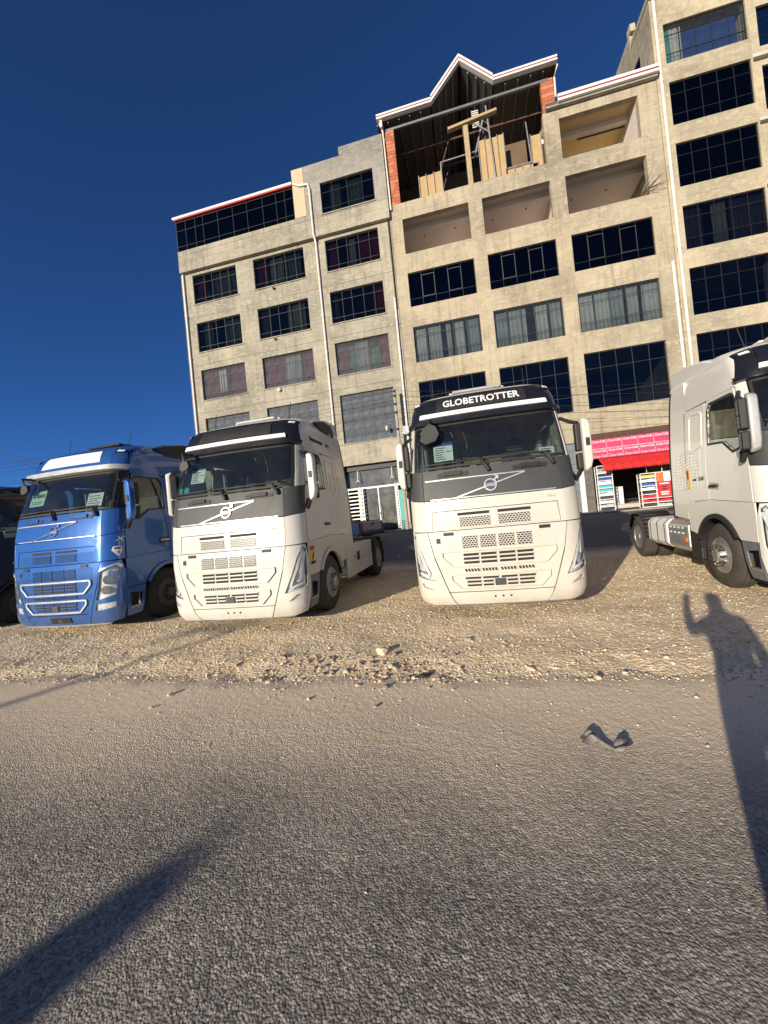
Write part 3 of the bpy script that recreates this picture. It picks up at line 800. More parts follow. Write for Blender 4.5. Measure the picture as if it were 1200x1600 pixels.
# windows of the middle building
for j, c in enumerate(cB):
    tall = window(B, *c, *rowsB[0], eq(5), [0.27, 0.72], M['glass_dark'], M['frame_alu'], sill=False, recess=0.1)
    CN = ['curtain_grey', 'curtain_pale', 'curtain_slate']
    cset = [[(0, .2, 0, 1, 'curtain_grey'), (.21, .42, 0, 1, 'curtain_grey'), (.48, .58, 0, 1, 'curtain_grey'), (.59, .78, 0, 1, 'curtain_grey'), (.79, 1, 0, 1, 'curtain_grey')],
            [(0, .2, 0, 1, 'curtain_grey'), (.21, .40, 0, 1, 'curtain_grey'), (.41, .47, 0, 1, 'curtain_grey'), (.61, .8, 0, 1, 'curtain_grey'), (.81, 1, 0, 1, 'curtain_grey')],
            [(0, .19, 0, 1, 'curtain_grey'), (.2, .4, 0, 1, 'curtain_grey'), (.41, .58, 0, 1, 'curtain_grey'), (.6, .79, 0, 1, 'curtain_grey'), (.8, 1, 0, 1, 'curtain_grey')]][j]
    window(B, *c, *rowsB[1], [0.2, 0.4, 0.6, 0.8], [0.24, 0.76], M['glass_clear'], M['frame_alu'], sill=False, recess=0.1, curt=[(q[0] + random.uniform(-.01, .02), q[1] + random.uniform(-.03, .01), 0 if random.random() < .7 else .05, 1, random.choice(CN)) for q in cset])
    w = window(B, *c, *rowsB[2], [0.2, 0.4, 0.6, 0.8], [0.24], M['glass_black'], M['frame_dark'], sill=False, recess=0.1)
    for f0, f1 in ((0.2, 0.4), (0.6, 0.8)):
        xa, xb = c[0] + (c[1] - c[0]) * f0, c[0] + (c[1] - c[0]) * f1
        s = MB(); y = YF + 0.06
        z0, z1 = 13.4, 14.6
        for (p, q, r, t) in ((xa, xb, z0, z0 + .03), (xa, xb, z1 - .03, z1), (xa, xa + .03, z0 + .03, z1 - .03), (xb - .03, xb, z0 + .03, z1 - .03)):
            s.box(p, q, y, y + 0.016, r, t)
        s.build('sash', M['frame_alu'] if j == 2 else M['sash_grey'], w)
# rods poking out of an open bay
for k in range(9):
    a = Vector((9.7 + random.uniform(-.1, .1), YF + 0.3, 15.95)); b = a + Vector((random.uniform(0.2, 1.1), -0.7, random.uniform(0.0, 0.55)))
    MB().tube([a, b], 0.012, 5).build('steel_rod', M['rust'], B)
# attic
AT = B
MB().box(bx0, 5.6, YF + 0.285, 31, 18.3, 18.5).build('attic_floor', M['room_grey'], AT)
def brick_pier(x0, x1, z0, z1, y0, y1):
    core = MB().box(x0 + 0.012, x1 - 0.012, y0 + 0.012, y1 - 0.012, z0, z1).build('brick_pier', M['mortar'], B)
    hh = 0.2; z = z0; k = 0
    me0 = None
    while z + 0.05 < z1:
        zt = min(z + hh - 0.018, z1)
        cut = x0 + (x1 - x0) * (0.62 if k % 2 else 0.36)
        for a, b in ((x0, cut - 0.009), (cut + 0.009, x1)):
            MB().box(a, b, y0 - random.uniform(0, 0.006), y1, z, zt).build('brick', M['brick_red'] if random.random() < .6 else M['brick_pale'], core)
        z += hh; k += 1
brick_pier(-2.42, -1.95, 18.725, 22.86, YF + 0.01, YF + 0.28)
brick_pier(5.72, 6.30, 21.255, 22.95, YF + 0.01, YF + 0.28)
MB().box(1.74, 1.99, YF + 0.03, YF + 0.27, 18.725, 21.93).build('post', M['timber'], B, bevel=0.01)
MB().bar((0.95, YF + 0.1, 21.98), (3.5, YF + 0.1, 22.24), 0.24, 0.14).build('beam', M['timber'], B, bevel=0.01)
MB().bar((-2.45, YF + 0.06, 22.92), (6.1, YF + 0.06, 22.92), 0.12, 0.12).build('steel_beam', M['steel_grey'], B)
# roof: two shallow eaves and a steep gable between them
def roof_sheet(poly, y0, y1, name, mat, t=0.05):
    mb = MB()
    up = [(x, z + t) for x, z in poly]
    mb.prism(poly + up[::-1], y0, y1, 'xz')
    return mb.build(name, mat, B)
roofline = [(-2.78, 23.28), (0.22, 23.28), (1.84, 24.93), (3.42, 23.34), (6.5, 23.34)]
for i in range(4):
    p, q = roofline[i], roofline[i + 1]
    rs = roof_sheet([p, q], YF - 0.15, 30.5, 'roof_sheet', M['roof_metal'])
    d2 = Vector((q[0] - p[0], 0, q[1] - p[1])); L = d2.length; d2.normalize(); nrm = Vector((-d2.z, 0, d2.x))
    for (o0, o1, mt, yy) in ((0.02, 0.11, 'fascia_white', 0.24), (0.113, 0.17, 'fascia_red', 0.22), (0.173, 0.27, 'fascia_white', 0.24)):
        P0, P1 = Vector((p[0], 0, p[1])), Vector((q[0], 0, q[1]))
        quad = [P0 + nrm * o0, P1 + nrm * o0, P1 + nrm * o1, P0 + nrm * o1]
        # mitre at the bends: keep the ends vertical
        def vert(Pt, o): return (Pt.x, Pt.z + o / max(0.55, abs(nrm.z)))
        MB().prism([vert(P0, o0), vert(P1, o0), vert(P1, o1), vert(P0, o1)], YF - yy - 0.15, YF - 0.16, 'xz').build('roof_fascia', M[mt], B)
    nr = max(2, int(L / 0.55))
    for k in range(nr + 1):                                   # purlins seen from below
        c = Vector((p[0], 0, p[1])) + d2 * (L * k / nr)
        MB().box(c.x - 0.03, c.x + 0.03, YF - 0.1, 30, c.z - 0.10, c.z - 0.005).build('purlin', M['steel_grey'], B)
MB().box(-2.62, -2.50, YF - 0.3, YF + 0.2, 22.9, 23.27).build('gutter_end', M['pvc_white'], B)
pipe(B, [(-2.66, YF - 0.2, 23.2), (-2.52, YF - 0.09, 22.8), (-2.50, YF - 0.09, 18.4)], 0.05, clamps=False)
pipe(B, [(6.5, YF - 0.25, 23.25), (6.36, YF - 0.09, 22.8), (6.33, YF - 0.09, 21.8)], 0.05, clamps=False)
# attic rear: sheeted wall, trusses, plywood partition
MB().box(-2.5, 6.2, 25.6, 25.7, 18.5, 23.4).build('attic_back_wall', M['board_brown'], B)
MB().box(-2.59, -2.45, YF + 0.3, 25.6, 18.5, 23.2).build('attic_side_wall', M['board_brown'], B)
MB().box(6.20, 6.34, YF + 0.3, 25.6, 21.2, 23.2).build('attic_side_wall', M['board_brown'], B)
for y in (22.6, 24.2):
    tr = MB()
    tr.bar((-2.4, y, 22.85), (6.2, y, 22.85), 0.08, 0.1)
    for a, b in (((0.2, 22.85), (1.84, 24.8)), ((3.4, 22.85), (1.84, 24.8)), ((1.84, 22.85), (1.84, 24.8)), ((0.3, 21.0), (1.0, 22.85)), ((3.4, 21.0), (2.9, 22.85))):
        tr.bar((a[0], y, a[1]), (b[0], y, b[1]), 0.06, 0.06)
    tr.build('roof_truss', M['rust'], B)
PY = YF + 0.34
pb = MB().box(-1.6, 5.55, PY - 0.04, PY + 0.04, 18.62, 18.72).build('partition_rail', M['steel_grey'], B)
def boards(x0, x1, z0, z1, mat='board_tan'):
    n = max(1, round((x1 - x0) / 0.36)); w = (x1 - x0) / n
    for i in range(n):
        MB().box(x0 + i * w + 0.006, x0 + (i + 1) * w - 0.006, PY + 0.045, PY + 0.065, z0, z1 - random.uniform(0, 0.06)).build('board', M[mat], B)
    for i in range(n + 1):
        MB().box(x0 + i * w - 0.018, x0 + i * w + 0.018, PY - 0.03, PY + 0.04, z0, z1).build('stud', M['galvanised'], B)
boards(-0.85, 0.38, 18.73, 20.2)
boards(2.45, 3.75, 18.73, 21.2)
boards(3.75, 5.3, 18.73, 19.25)
boards(5.05, 5.55, 18.73, 20.7)
boards(0.42, 2.35, 18.73, 18.98)
MB().box(3.78, 5.02, PY + 0.9, PY + 0.93, 19.3, 21.3).build('plasterboard', M['board_brown'], B)
fr = MB()
fr.bar((0.40, PY, 18.7), (0.40, PY, 20.6), 0.05, 0.05); fr.bar((0.40, PY, 20.6), (2.4, PY, 20.65), 0.05, 0.05)
fr.bar((5.0, PY, 19.25), (4.9, PY, 21.4), 0.06, 0.05); fr.bar((3.8, PY, 19.27), (5.05, PY, 19.27), 0.05, 0.05)
fr.bar((3.15, PY - 0.1, 18.7), (3.0, PY - 0.1, 22.8), 0.07, 0.07); fr.bar((2.3, PY + 0.5, 20.9), (2.9, PY + 0.5, 22.8), 0.08, 0.08)
fr.bar((2.3, PY - 0.15, 22.0), (3.1, PY - 0.15, 21.3), 0.05, 0.05)
fr.build('steel_frame', M['galvanised'], B)
vt = MB()
for k in range(9): vt.box(2.35, 2.72, 22.2, 22.22, 22.75 + k * 0.11, 22.80 + k * 0.11)
vt.build('louvre', M['fascia_white'], B)
# flat roof over the right bay
MB().box(5.8, 10.82, YF - 0.2, 30, 21.262, 21.36).build('eave_soffit', M['concrete_grey'], B)
for a, b, mt, y in ((21.362, 21.48, 'fascia_white', .34), (21.482, 21.56, 'fascia_red', .32), (21.562, 21.70, 'fascia_white', .34)):
    MB().box(6.36, 10.84, YF - y, YF - 0.19, a, b).build('roof_fascia', M[mt], B)
MB().box(5.8, 10.82, YF - 0.18, 30, 21.37, 21.5).build('roof_slab', M['roof_metal'], B)
pipe(B, [(10.65, YF - 0.09, 12.4), (10.68, YF - 0.09, 1.0)], 0.07)
# ground floor, mostly behind the trucks
for x0, x1 in ((-2.1, 1.6), (1.85, 5.6)):
    for k in range(10):
        MB().box(x0, x1, YF + 0.12, YF + 0.15, 0.9 + k * 0.35, 1.24 + k * 0.35).build('shutter_slat', M['steel_grey'], B)
MB().box(1.605, 1.845, YF + 0.05, YF + 0.25, 0.9, 4.4).build('pillar', M['concrete_mid'], B)
MB().box(5.60, 5.83, YF - 0.05, YF - 0.004, 0.88, 3.0).build('pillar', M['white_metal'], B)
MB().box(5.835, 6.24, YF - 0.04, YF - 0.004, 0.88, 4.4).build('stone_pier', M['stone_wall'], B)
MB().box(6.1, 10.4, YF - 0.10, YF - 0.004, 4.42, 4.71).build('shop_lintel', M['rust'], B)

# ---- right tower
C = empty('apartment_tower'); tag(C, 'tall tan concrete tower at the right edge with wide dark windows', 'building')
cx0, cx1 = 10.82, 14.72
rowsC = [(5.6, 8.80), (9.7, 11.94), (12.85, 14.93), (15.86, 17.95), (18.84, 20.91), (21.82, 23.72)]
zb = [0.5, 5.0, 9.2, 12.35, 15.35, 18.35, 21.3, 25.1]
for k in range(7):
    holes = [(11.31, 14.64, *rowsC[k - 1])] if k else [(11.4, 14.5, 0, 4.0)]
    wall_part('wall', M['concrete_right'], C, cx0, cx1, zb[k] + (0.004 if k else 0), zb[k + 1], YF - 0.03, YF + 0.25, holes)
    if k:
        r = rowsC[k - 1]
        cu = {1: (), 2: (), 3: [(0, .28, 0, 1, 'curtain_violet'), (.38, .56, 0, 1, 'curtain_grey'), (.6, 1, 0, 1, 'curtain_violet')], 4: [(.33, .43, 0, 1, 'curtain_teal'), (.46, .6, 0, 1, 'curtain_teal')],
              5: [(.06, .16, 0.1, 1, 'curtain_teal')], 6: [(0.0, 0.10, 0, 1, 'teal_paint'), (0.10, 0.25, 0, 1, 'curtain_white')]}[k]
        window(C, 11.31, 14.64, *r, [0.2, 0.4, 0.6, 0.8], [0.27, 0.74], M['glass_clear'] if k == 6 else M['glass_dark'] if k not in (4, 5) else M['glass_black'], M['frame_dark'], y=YF - 0.03, sill=False, recess=0.1, curt=cu)
        MB().box(cx0 + 0.3, 22, YF + 0.3, 31, r[0] - 0.6, r[0] - 0.45).build('floor_slab', M['room_grey'], C)
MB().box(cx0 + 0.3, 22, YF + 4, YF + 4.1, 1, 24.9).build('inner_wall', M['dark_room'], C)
# the return beyond the corner
for k in range(7):
    holes = [(15.4, 19.5, rowsC[k - 1][0], rowsC[k - 1][1])] if k else []
    wall_part('wall', M['concrete_right'], C, cx1 + 0.004, 22, zb[k] + (0.004 if k else 0), zb[k + 1], YF + 0.5, YF + 0.75, holes)
    if k: window(C, 15.4, 19.5, *rowsC[k - 1], eq(5), [0.27, 0.74], M['glass_dark'], M['frame_dark'], y=YF + 0.5, sill=False, recess=0.1)
MB().box(cx0, cx0 + 0.25, YF + 0.26, 23.0, 0.5, 25.09).build('side_wall', M['concrete_mid'], C)
MB().box(cx0, cx0 + 0.25, 23.005, 25.1, 0.5, 25.85).build('side_wall', M['concrete_mid'], C)
MB().box(cx0 - 0.01, cx0 + 0.24, 22.8, 23.2, 25.86, 26.25).build('roof_post', M['concrete_right'], C)
MB().box(cx0 - 0.02, cx0 - 0.004, 22.2, 23.1, 22.2, 23.8).build('side_window', M['glass_black'], C)
MB().box(cx0 - 0.03, 22, YF - 0.45, 22.9, 25.10, 25.35).build('roof', M['concrete_right'], C)
pipe(C, [(10.98, YF - 0.10, 25.0), (10.98, YF - 0.10, 1.0)], 0.07)
pipe(C, [(14.95, YF + 0.42, 25), (14.95, YF + 0.42, 1.0)], 0.07)

# ------------------------------------------------------------------ trucks
# A cab is one lofted surface S(s, z): s in 0..1 runs over the flat of the front, 1..2 round the
# corner, 2..3 along the flank; panels are cut out of it as outlines in (s, z).
def hermite(zs, vs):
    zs = np.array(zs, float); vs = np.array(vs, float)
    d = np.diff(vs) / np.diff(zs)
    m = np.zeros(len(zs)); m[0], m[-1] = d[0], d[-1]
    for i in range(1, len(zs) - 1):
        m[i] = 0 if d[i - 1] * d[i] <= 0 else 2 * d[i - 1] * d[i] / (d[i - 1] + d[i])
    def f(z):
        z = min(max(z, zs[0]), zs[-1])
        i = min(int(np.searchsorted(zs, z, 'right')) - 1, len(zs) - 2)
        h = zs[i + 1] - zs[i]; t = (z - zs[i]) / h
        return ((2 * t ** 3 - 3 * t ** 2 + 1) * vs[i] + (t ** 3 - 2 * t ** 2 + t) * h * m[i] + (-2 * t ** 3 + 3 * t ** 2) * vs[i + 1] + (t ** 3 - t ** 2) * h * m[i + 1])
    return f
ZT = [0.18, 0.34, 0.60, 1.05, 1.35, 1.80, 2.28, 2.65, 3.04, 3.20, 3.36, 3.50, 3.62, 3.72]
FF = hermite(ZT, [0.10, 0.02, 0.00, 0.00, 0.02, 0.06, 0.15, 0.27, 0.41, 0.46, 0.53, 0.66, 0.92, 1.40])
FW = hermite(ZT, [1.15, 1.225, 1.245, 1.25, 1.25, 1.245, 1.225, 1.20, 1.165, 1.15, 1.13, 1.10, 1.04, 0.92])
FR = hermite(ZT, [0.28, 0.30, 0.32, 0.33, 0.33, 0.33, 0.33, 0.32, 0.31, 0.31, 0.33, 0.36, 0.42, 0.50])
YB = 2.94
BUL = 0.05
def S0(s, z):
    sg = -1 if s < 0 else 1
    s = abs(s); F, W, Rr = FF(z), FW(z), FR(z)
    if s <= 1: x, y = s * (W - Rr), F + BUL * s * s
    elif s <= 2:
        th = (s - 1) * math.pi / 2
        x, y = W - Rr + Rr * math.sin(th), F + BUL + Rr * (1 - math.cos(th))
    else:
        ys = F + BUL + Rr
        x, y = W, ys + (s - 2) * (YB - ys)
    return Vector((sg * x, y, z))
def SN(s, z):
    e = 0.004
    ds = S0(s + e, z) - S0(s - e, z); dz = S0(s, z + e) - S0(s, z - e)
    n = ds.cross(dz)
    if n.length < 1e-12: return Vector((0, -1, 0))
    n.normalize()
    return n
def SP(s, z, off=0.0):
    p = S0(s, z)
    return p + SN(s, z) * off if off else p
def FX(x, z):
    """front point given by x"""
    sg = -1 if x < 0 else 1
    a = abs(x); W, Rr = FW(z), FR(z)
    if a <= W - Rr: return (x / (W - Rr), z)
    return (sg * (1 + math.asin(min(1, (a - W + Rr) / Rr)) * 2 / math.pi), z)
def SY(y, z, sg=1):
    """flank point given by its distance behind the front"""
    F, Rr = FF(z) + BUL, FR(z)
    if y < F + Rr:
        return (sg * (1 + math.acos(min(1, max(-1, 1 - (y - F) / Rr))) * 2 / math.pi), z)
    return (sg * (2 + (y - F - Rr) / (YB - F - Rr)), z)
S_CUTS = [i / 4 for i in range(0, 5)] + [1 + i / 7 for i in range(1, 8)] + [2 + i / 5 for i in range(1, 6)]
S_CUTS = sorted({round(v, 5) for c in S_CUTS for v in (c, -c)})

def panel(name, outer, mat, parent, holes=(), off=0.0, thick=0.02, bevel=0.005, dz=0.09):
    loops = [[Vector((s, z, 0)) for s, z in outer]] + [[Vector((s, z, 0)) for s, z in h] for h in holes]
    flat = [p for l in loops for p in l]
    tris = geometry.tessellate_polygon(loops)
    bm = bmesh.new()
    vs = [bm.verts.new(p) for p in flat]
    for t in tris:
        try: bm.faces.new([vs[i] for i in t])
        except ValueError: pass
    s0, s1 = min(p.x for p in flat), max(p.x for p in flat); z0, z1 = min(p.y for p in flat), max(p.y for p in flat)
    for c in S_CUTS:
        if s0 + 1e-4 < c < s1 - 1e-4:
            bmesh.ops.bisect_plane(bm, geom=bm.verts[:] + bm.edges[:] + bm.faces[:], plane_co=(c, 0, 0), plane_no=(1, 0, 0), dist=1e-5)
    k = math.floor(z0 / dz) + 1
    while k * dz < z1 - 1e-4:
        bmesh.ops.bisect_plane(bm, geom=bm.verts[:] + bm.edges[:] + bm.faces[:], plane_co=(0, k * dz, 0), plane_no=(0, 1, 0), dist=1e-5)
        k += 1
    bm.verts.index_update()
    n = len(bm.verts)
    st = [(v.co.x, v.co.y) for v in bm.verts]
    top, bot = [], []
    for s, z in st:
        p, nn = S0(s, z), SN(s, z)
        top.append(p + nn * off); bot.append(p + nn * (off - thick))
    faces = []
    for f in bm.faces:
        idx = [v.index for v in f.verts]
        # orient outwards
        a = sum(st[idx[i]][0] * st[idx[(i + 1) % len(idx)]][1] - st[idx[(i + 1) % len(idx)]][0] * st[idx[i]][1] for i in range(len(idx)))
        if abs(a) < 1e-9: continue
        if a < 0: idx = idx[::-1]
        faces.append(tuple(idx)); faces.append(tuple(i + n for i in idx[::-1]))
    for e in bm.edges:
        if len(e.link_faces) == 1:
            a, b = e.verts[0].index, e.verts[1].index
            faces.append((a, b, b + n, a + n))
    bm.free()
    me = bpy.data.meshes.new(name)
    me.from_pydata(top + bot, [], faces)
    b2 = bmesh.new(); b2.from_mesh(me)
    bmesh.ops.remove_doubles(b2, verts=b2.verts, dist=1e-5)
    bmesh.ops.recalc_face_normals(b2, faces=b2.faces)
    b2.to_mesh(me); b2.free()
    return finish(me, name, mat, parent, smooth=40, bevel=bevel, seg=2)

def wrapF(mb, off=0.0):
    """(x, depth outward, z) -> onto the front"""
    out = []
    for x, d, z in mb.v:
        s, zz = FX(x, z)
        out.append(tuple(SP(s, zz, off + d if off + d else 1e-6)))
    mb.v = out
    return mb
def wrapS(mb, sg, off=0.0):
    out = []
    for y, d, z in mb.v:
        s, zz = SY(y, z, sg)
        out.append(tuple(SP(s, zz, off + d)))
    mb.v = out
    return mb
def fbox(mb, x0, x1, z0, z1, d0, d1):
    n = max(1, int(abs(x1 - x0) / 0.2))
    for i in range(n):
        mb.box(x0 + (x1 - x0) * i / n, x0 + (x1 - x0) * (i + 1) / n, d0, d1, z0, z1)
    return mb
def ftext(body, size, x, z, off, parent, mat, shear=0.0, sx=1.0, space=1.0, bold=0.0, depth=0.002):
    vs, fs = text_geo(body, size, shear, depth, space=space, bold=bold)
    mb = MB(); mb.add([(x + a * sx, c, z + b) for a, b, c in vs], fs)
    return wrapF(mb, off).build('lettering', mat, parent)
def stext(body, size, y, z, sg, off, parent, mat, shear=0.0, sx=1.0, bold=0.0, name='lettering'):
    vs, fs = text_geo(body, size, shear, 0.0015, bold=bold)
    mb = MB(); mb.add([(y + a * sx * sg, c, z + b) for a, b, c in vs], fs)
    return wrapS(mb, sg, off).build(name, mat, parent)

def arc(cy, cz, r, a0, a1, n=12):
    return [(cy + r * math.cos(rad(a0 + (a1 - a0) * i / n)), cz + r * math.sin(rad(a0 + (a1 - a0) * i / n))) for i in range(n + 1)]

AXLE = 1.38
def wheel(root, x, y, sg, rear=False, rim='rim_silver', studs=True, tyre='tyre_dusty'):
    w = empty('wheel'); w.parent = root; w.location = (x, y, 0.515)
    n = 40
    tw = 0.31
    def tyreat(off):
        MB().lathe([(off + 0.02, 0.285), (off + 0.0, 0.30), (off - 0.005, 0.40), (off + 0.02, 0.475), (off + 0.05, 0.51), (off + 0.075, 0.515), (off + 0.08, 0.50), (off + 0.09, 0.50), (off + 0.095, 0.516),
                    (off + 0.145, 0.518), (off + 0.15, 0.502), (off + 0.16, 0.502), (off + 0.165, 0.518), (off + 0.215, 0.516), (off + 0.22, 0.5), (off + 0.23, 0.5), (off + 0.235, 0.515), (off + 0.26, 0.51),
                    (off + 0.29, 0.475), (off + 0.315, 0.40), (off + 0.31, 0.30), (off + 0.29, 0.285)], n, 'x', sgn=-sg).build('tyre', M[tyre], w, smooth=32)
    tyreat(0.0)
    if rear: tyreat(0.345)
    if rear:
        prof = [(0.015, 0.292), (0.0, 0.275), (0.02, 0.262), (0.13, 0.25), (0.17, 0.22), (0.165, 0.14), (0.10, 0.12), (0.03, 0.11), (0.0, 0.09), (0.0, 0.0001)]
    else:
        prof = [(0.015, 0.292), (0.0, 0.275), (0.02, 0.262), (0.06, 0.25), (0.075, 0.235), (0.02, 0.19), (0.005, 0.165), (0.02, 0.125), (0.0, 0.115), (-0.06, 0.105), (-0.085, 0.08), (-0.09, 0.0001)]
    r = MB().lathe(prof, n, 'x', sgn=-sg).build('rim', M[rim], w, smooth=30)
    if studs:
        for k in range(10):
            a = 2 * math.pi * k / 10
            px = -sg * (0.165 if rear else 0.008)
            MB().lathe([(0, 0.027), (-0.035, 0.025), (-0.085, 0.020)], 8, 'x', (px, 0.155 * math.cos(a), 0.155 * math.sin(a)), sgn=-sg).build('wheel_nut', M['chrome'] if rim == 'rim_silver' else M['rim_dark'], w, smooth=40)
    for k in range(10):
        a = 2 * math.pi * (k + 0.5) / 10
        px = -sg * (0.150 if rear else 0.040)
        MB().lathe([(0.0, 0.024), (-0.022, 0.024)], 10, 'x', (px, 0.212 * math.cos(a), 0.212 * math.sin(a)), sgn=-sg).build('hand_hole', M['plastic_black'], w)
    return w

def mesh_block(root, x0, x1, z0, z1, matn, pitch=0.042, off=0.004):
    """woven grille: dark backing and staggered slanted links"""
    g = wrapF(fbox(MB(), x0, x1, z0, z1, 0.0, 0.005), off).build('grille_mesh', M['grille_dark'], root)
    mb = MB()
    nz = max(1, int((z1 - z0) / (pitch * 0.62))); nx = max(1, int((x1 - x0) / pitch))
    px, pz = (x1 - x0) / nx, (z1 - z0) / nz
    for j in range(nz + 1):
        zz = z0 + pz * j
        mb.box(x0, x1, 0.005, 0.012, zz - 0.0035, zz + 0.0035)
    for j in range(nz):
        for i in range(nx + 1):
            xx = x0 + px * (i + (0.5 if j % 2 else 0.0))
            if xx > x1 + 1e-6: continue
            a, b = z0 + pz * j, z0 + pz * (j + 1)
            sl = px * 0.22 * (1 if j % 2 else -1)
            mb.add([(xx - 0.006 - sl, 0.004, a), (xx + 0.006 - sl, 0.004, a), (xx + 0.006 + sl, 0.004, b), (xx - 0.006 + sl, 0.004, b),
                    (xx - 0.006 - sl, 0.0125, a), (xx + 0.006 - sl, 0.0125, a), (xx + 0.006 + sl, 0.0125, b), (xx - 0.006 + sl, 0.0125, b)],
                   [(4, 5, 6, 7), (0, 1, 5, 4), (1, 2, 6, 5), (2, 3, 7, 6), (3, 0, 4, 7)])
    wrapF(mb, off).build('grille_links', matn, g)
    return g

def relief_dots(root, x0, x1, z0, z1, matn, off=0.006):
    mb = MB(); p = 0.040; j = 0; z = z0
    while z < z1:
        x = x0 + (p / 2 if j % 2 else 0)
        while x < x1:
            mb.add([(x - .013, 0, z - .006), (x + .009, 0, z - .008), (x + .013, 0, z + .006), (x - .009, 0, z + .008), (x, 0.007, z)], [(0, 1, 4), (1, 2, 4), (2, 3, 4), (3, 0, 4)])
            x += p
        z += p * 0.6; j += 1
    wrapF(mb, off).build('relief_pattern', matn, root)

def u_grille(root, top, zt, zb, bot, slots, matf, blk, center=None, frame=0.016):
    """a wide flattened-U grille: frame, recessed slots and slats"""
    f = MB()
    pts = [(-top, zt), (-top + 0.0, zt - (zt - zb) * 0.35), (-bot, zb), (bot, zb), (top, zt - (zt - zb) * 0.35), (top, zt)]
    pts = pts + [pts[0]]
    for a, b in zip(pts[:-1], pts[1:]):
        n = max(1, int(math.hypot(b[0] - a[0], b[1] - a[1]) / 0.12))
        for k in range(n):
            p = (a[0] + (b[0] - a[0]) * k / n, a[1] + (b[1] - a[1]) * k / n); q = (a[0] + (b[0] - a[0]) * (k + 1) / n, a[1] + (b[1] - a[1]) * (k + 1) / n)
            f.bar((p[0], 0.012, p[1]), (q[0], 0.012, q[1]), 0.03, frame, up=(0, 0, 1) if abs(q[1] - p[1]) < abs(q[0] - p[0]) else (1, 0, 0))
    g = wrapF(f, 0.004).build('grille', matf, root, bevel=0.003)
    rows = len(slots)
    for x0, x1 in slots[0]:
        pass
    for ri, r in enumerate(slots):
        h = (zt - zb - 0.05) / rows
        z0 = zb + 0.03 + ri * h
        for (x0, x1) in r:
            wrapF(fbox(MB(), x0, x1, z0 + 0.006, z0 + h - 0.016, -0.004, 0.006), 0.004).build('grille_slot', blk, g)
            wrapF(fbox(MB(), x0 - 0.006, x1 + 0.006, z0 + h - 0.016, z0 + h - 0.004, -0.004, 0.016), 0.004).build('grille_slat', matf if matf is not M['silver_trim'] else M['paint_blue'], g)
    if center:
        wrapF(MB().box(center[0], center[1], -0.004, 0.018, center[2], center[3]), 0.004).build('radar_cover', M['trim_grey'], g, bevel=0.004)
    return g

def mirror(root, sg, paint, mx=1.44, dz=-0.19, fold=0.0):
    x = mx * sg
    prof = [(-0.10, 2.24), (-0.06, 2.20), (0.05, 2.25), (0.11, 2.36), (0.105, 2.90), (0.07, 2.97), (-0.05, 3.0), (-0.10, 2.97)]
    prof = [(a * .62 * sg, b + dz) for a, b in prof]
    n = len(prof); zc = 2.61 + dz
    fr = [(x + px * 0.82, 0.24, zc + (pz - zc) * 0.94) for px, pz in prof]
    vs = [(x + px, 0.31, pz) for px, pz in prof]
    bk = [(x + px, 0.35, pz) for px, pz in prof]
    hull = MB()
    hull.add(fr + vs + bk, [tuple(range(n))] + [(i, (i + 1) % n, n + (i + 1) % n, n + i) for i in range(n)] + [(n + i, n + (i + 1) % n, 2 * n + (i + 1) % n, 2 * n + i) for i in range(n)] + [tuple(range(2 * n, 3 * n))])
    h = hull.build('mirror', paint, root, smooth=30, bevel=0.02, seg=3)
    xi = x - 0.095 * sg
    for z0, z1 in ((2.52, 2.93), (2.25, 2.49)):
        MB().box(xi - 0.042, xi + 0.042, 0.30, 0.42, z0 + dz, z1 + dz).build('mirror_housing', M['plastic_black'], h, bevel=0.02)
        MB().box(x - 0.055, x + 0.055, 0.352, 0.44, z0 + dz, z1 + dz).build('mirror_back', M['plastic_black'], h, bevel=0.02)
        MB().box(x - 0.048, x + 0.048, 0.442, 0.446, z0 + dz + 0.02, z1 + dz - 0.02).build('mirror_glass', M['mirror_face'], h)
    MB().box(x - 0.025, x + 0.025, 0.225, 0.242, 2.58 + dz, 2.69 + dz).build('mirror_badge', M['plastic_black'], h)
    if fold:                                       # swung back on its arms
        ca, sa = math.cos(rad(fold * sg)), math.sin(rad(fold * sg))
        for o_ in [h] + list(h.children):
            for v in o_.data.vertices:
                dx, dy = v.co.x - (x - .1 * sg), v.co.y - .34
                v.co.x, v.co.y = x - .1 * sg + dx * ca - dy * sa, .34 + dx * sa + dy * ca
    a = MB(); a.tube([(1.17 * sg, 0.62, 2.90), (1.26 * sg, 0.46, 2.99 + dz), (x - 0.08 * sg, 0.36, 2.94 + dz)], 0.028, 8)
    a.build('mirror_arm', M['plastic_black'], h, smooth=50)
    a = MB(); a.tube([(1.225 * sg, 0.55, 2.06), (1.28 * sg, 0.46, 2.12 + dz), (x - 0.08 * sg, 0.36, 2.26 + dz)], 0.035, 8)
    a.build('mirror_arm', M['plastic_black'], h, smooth=50)

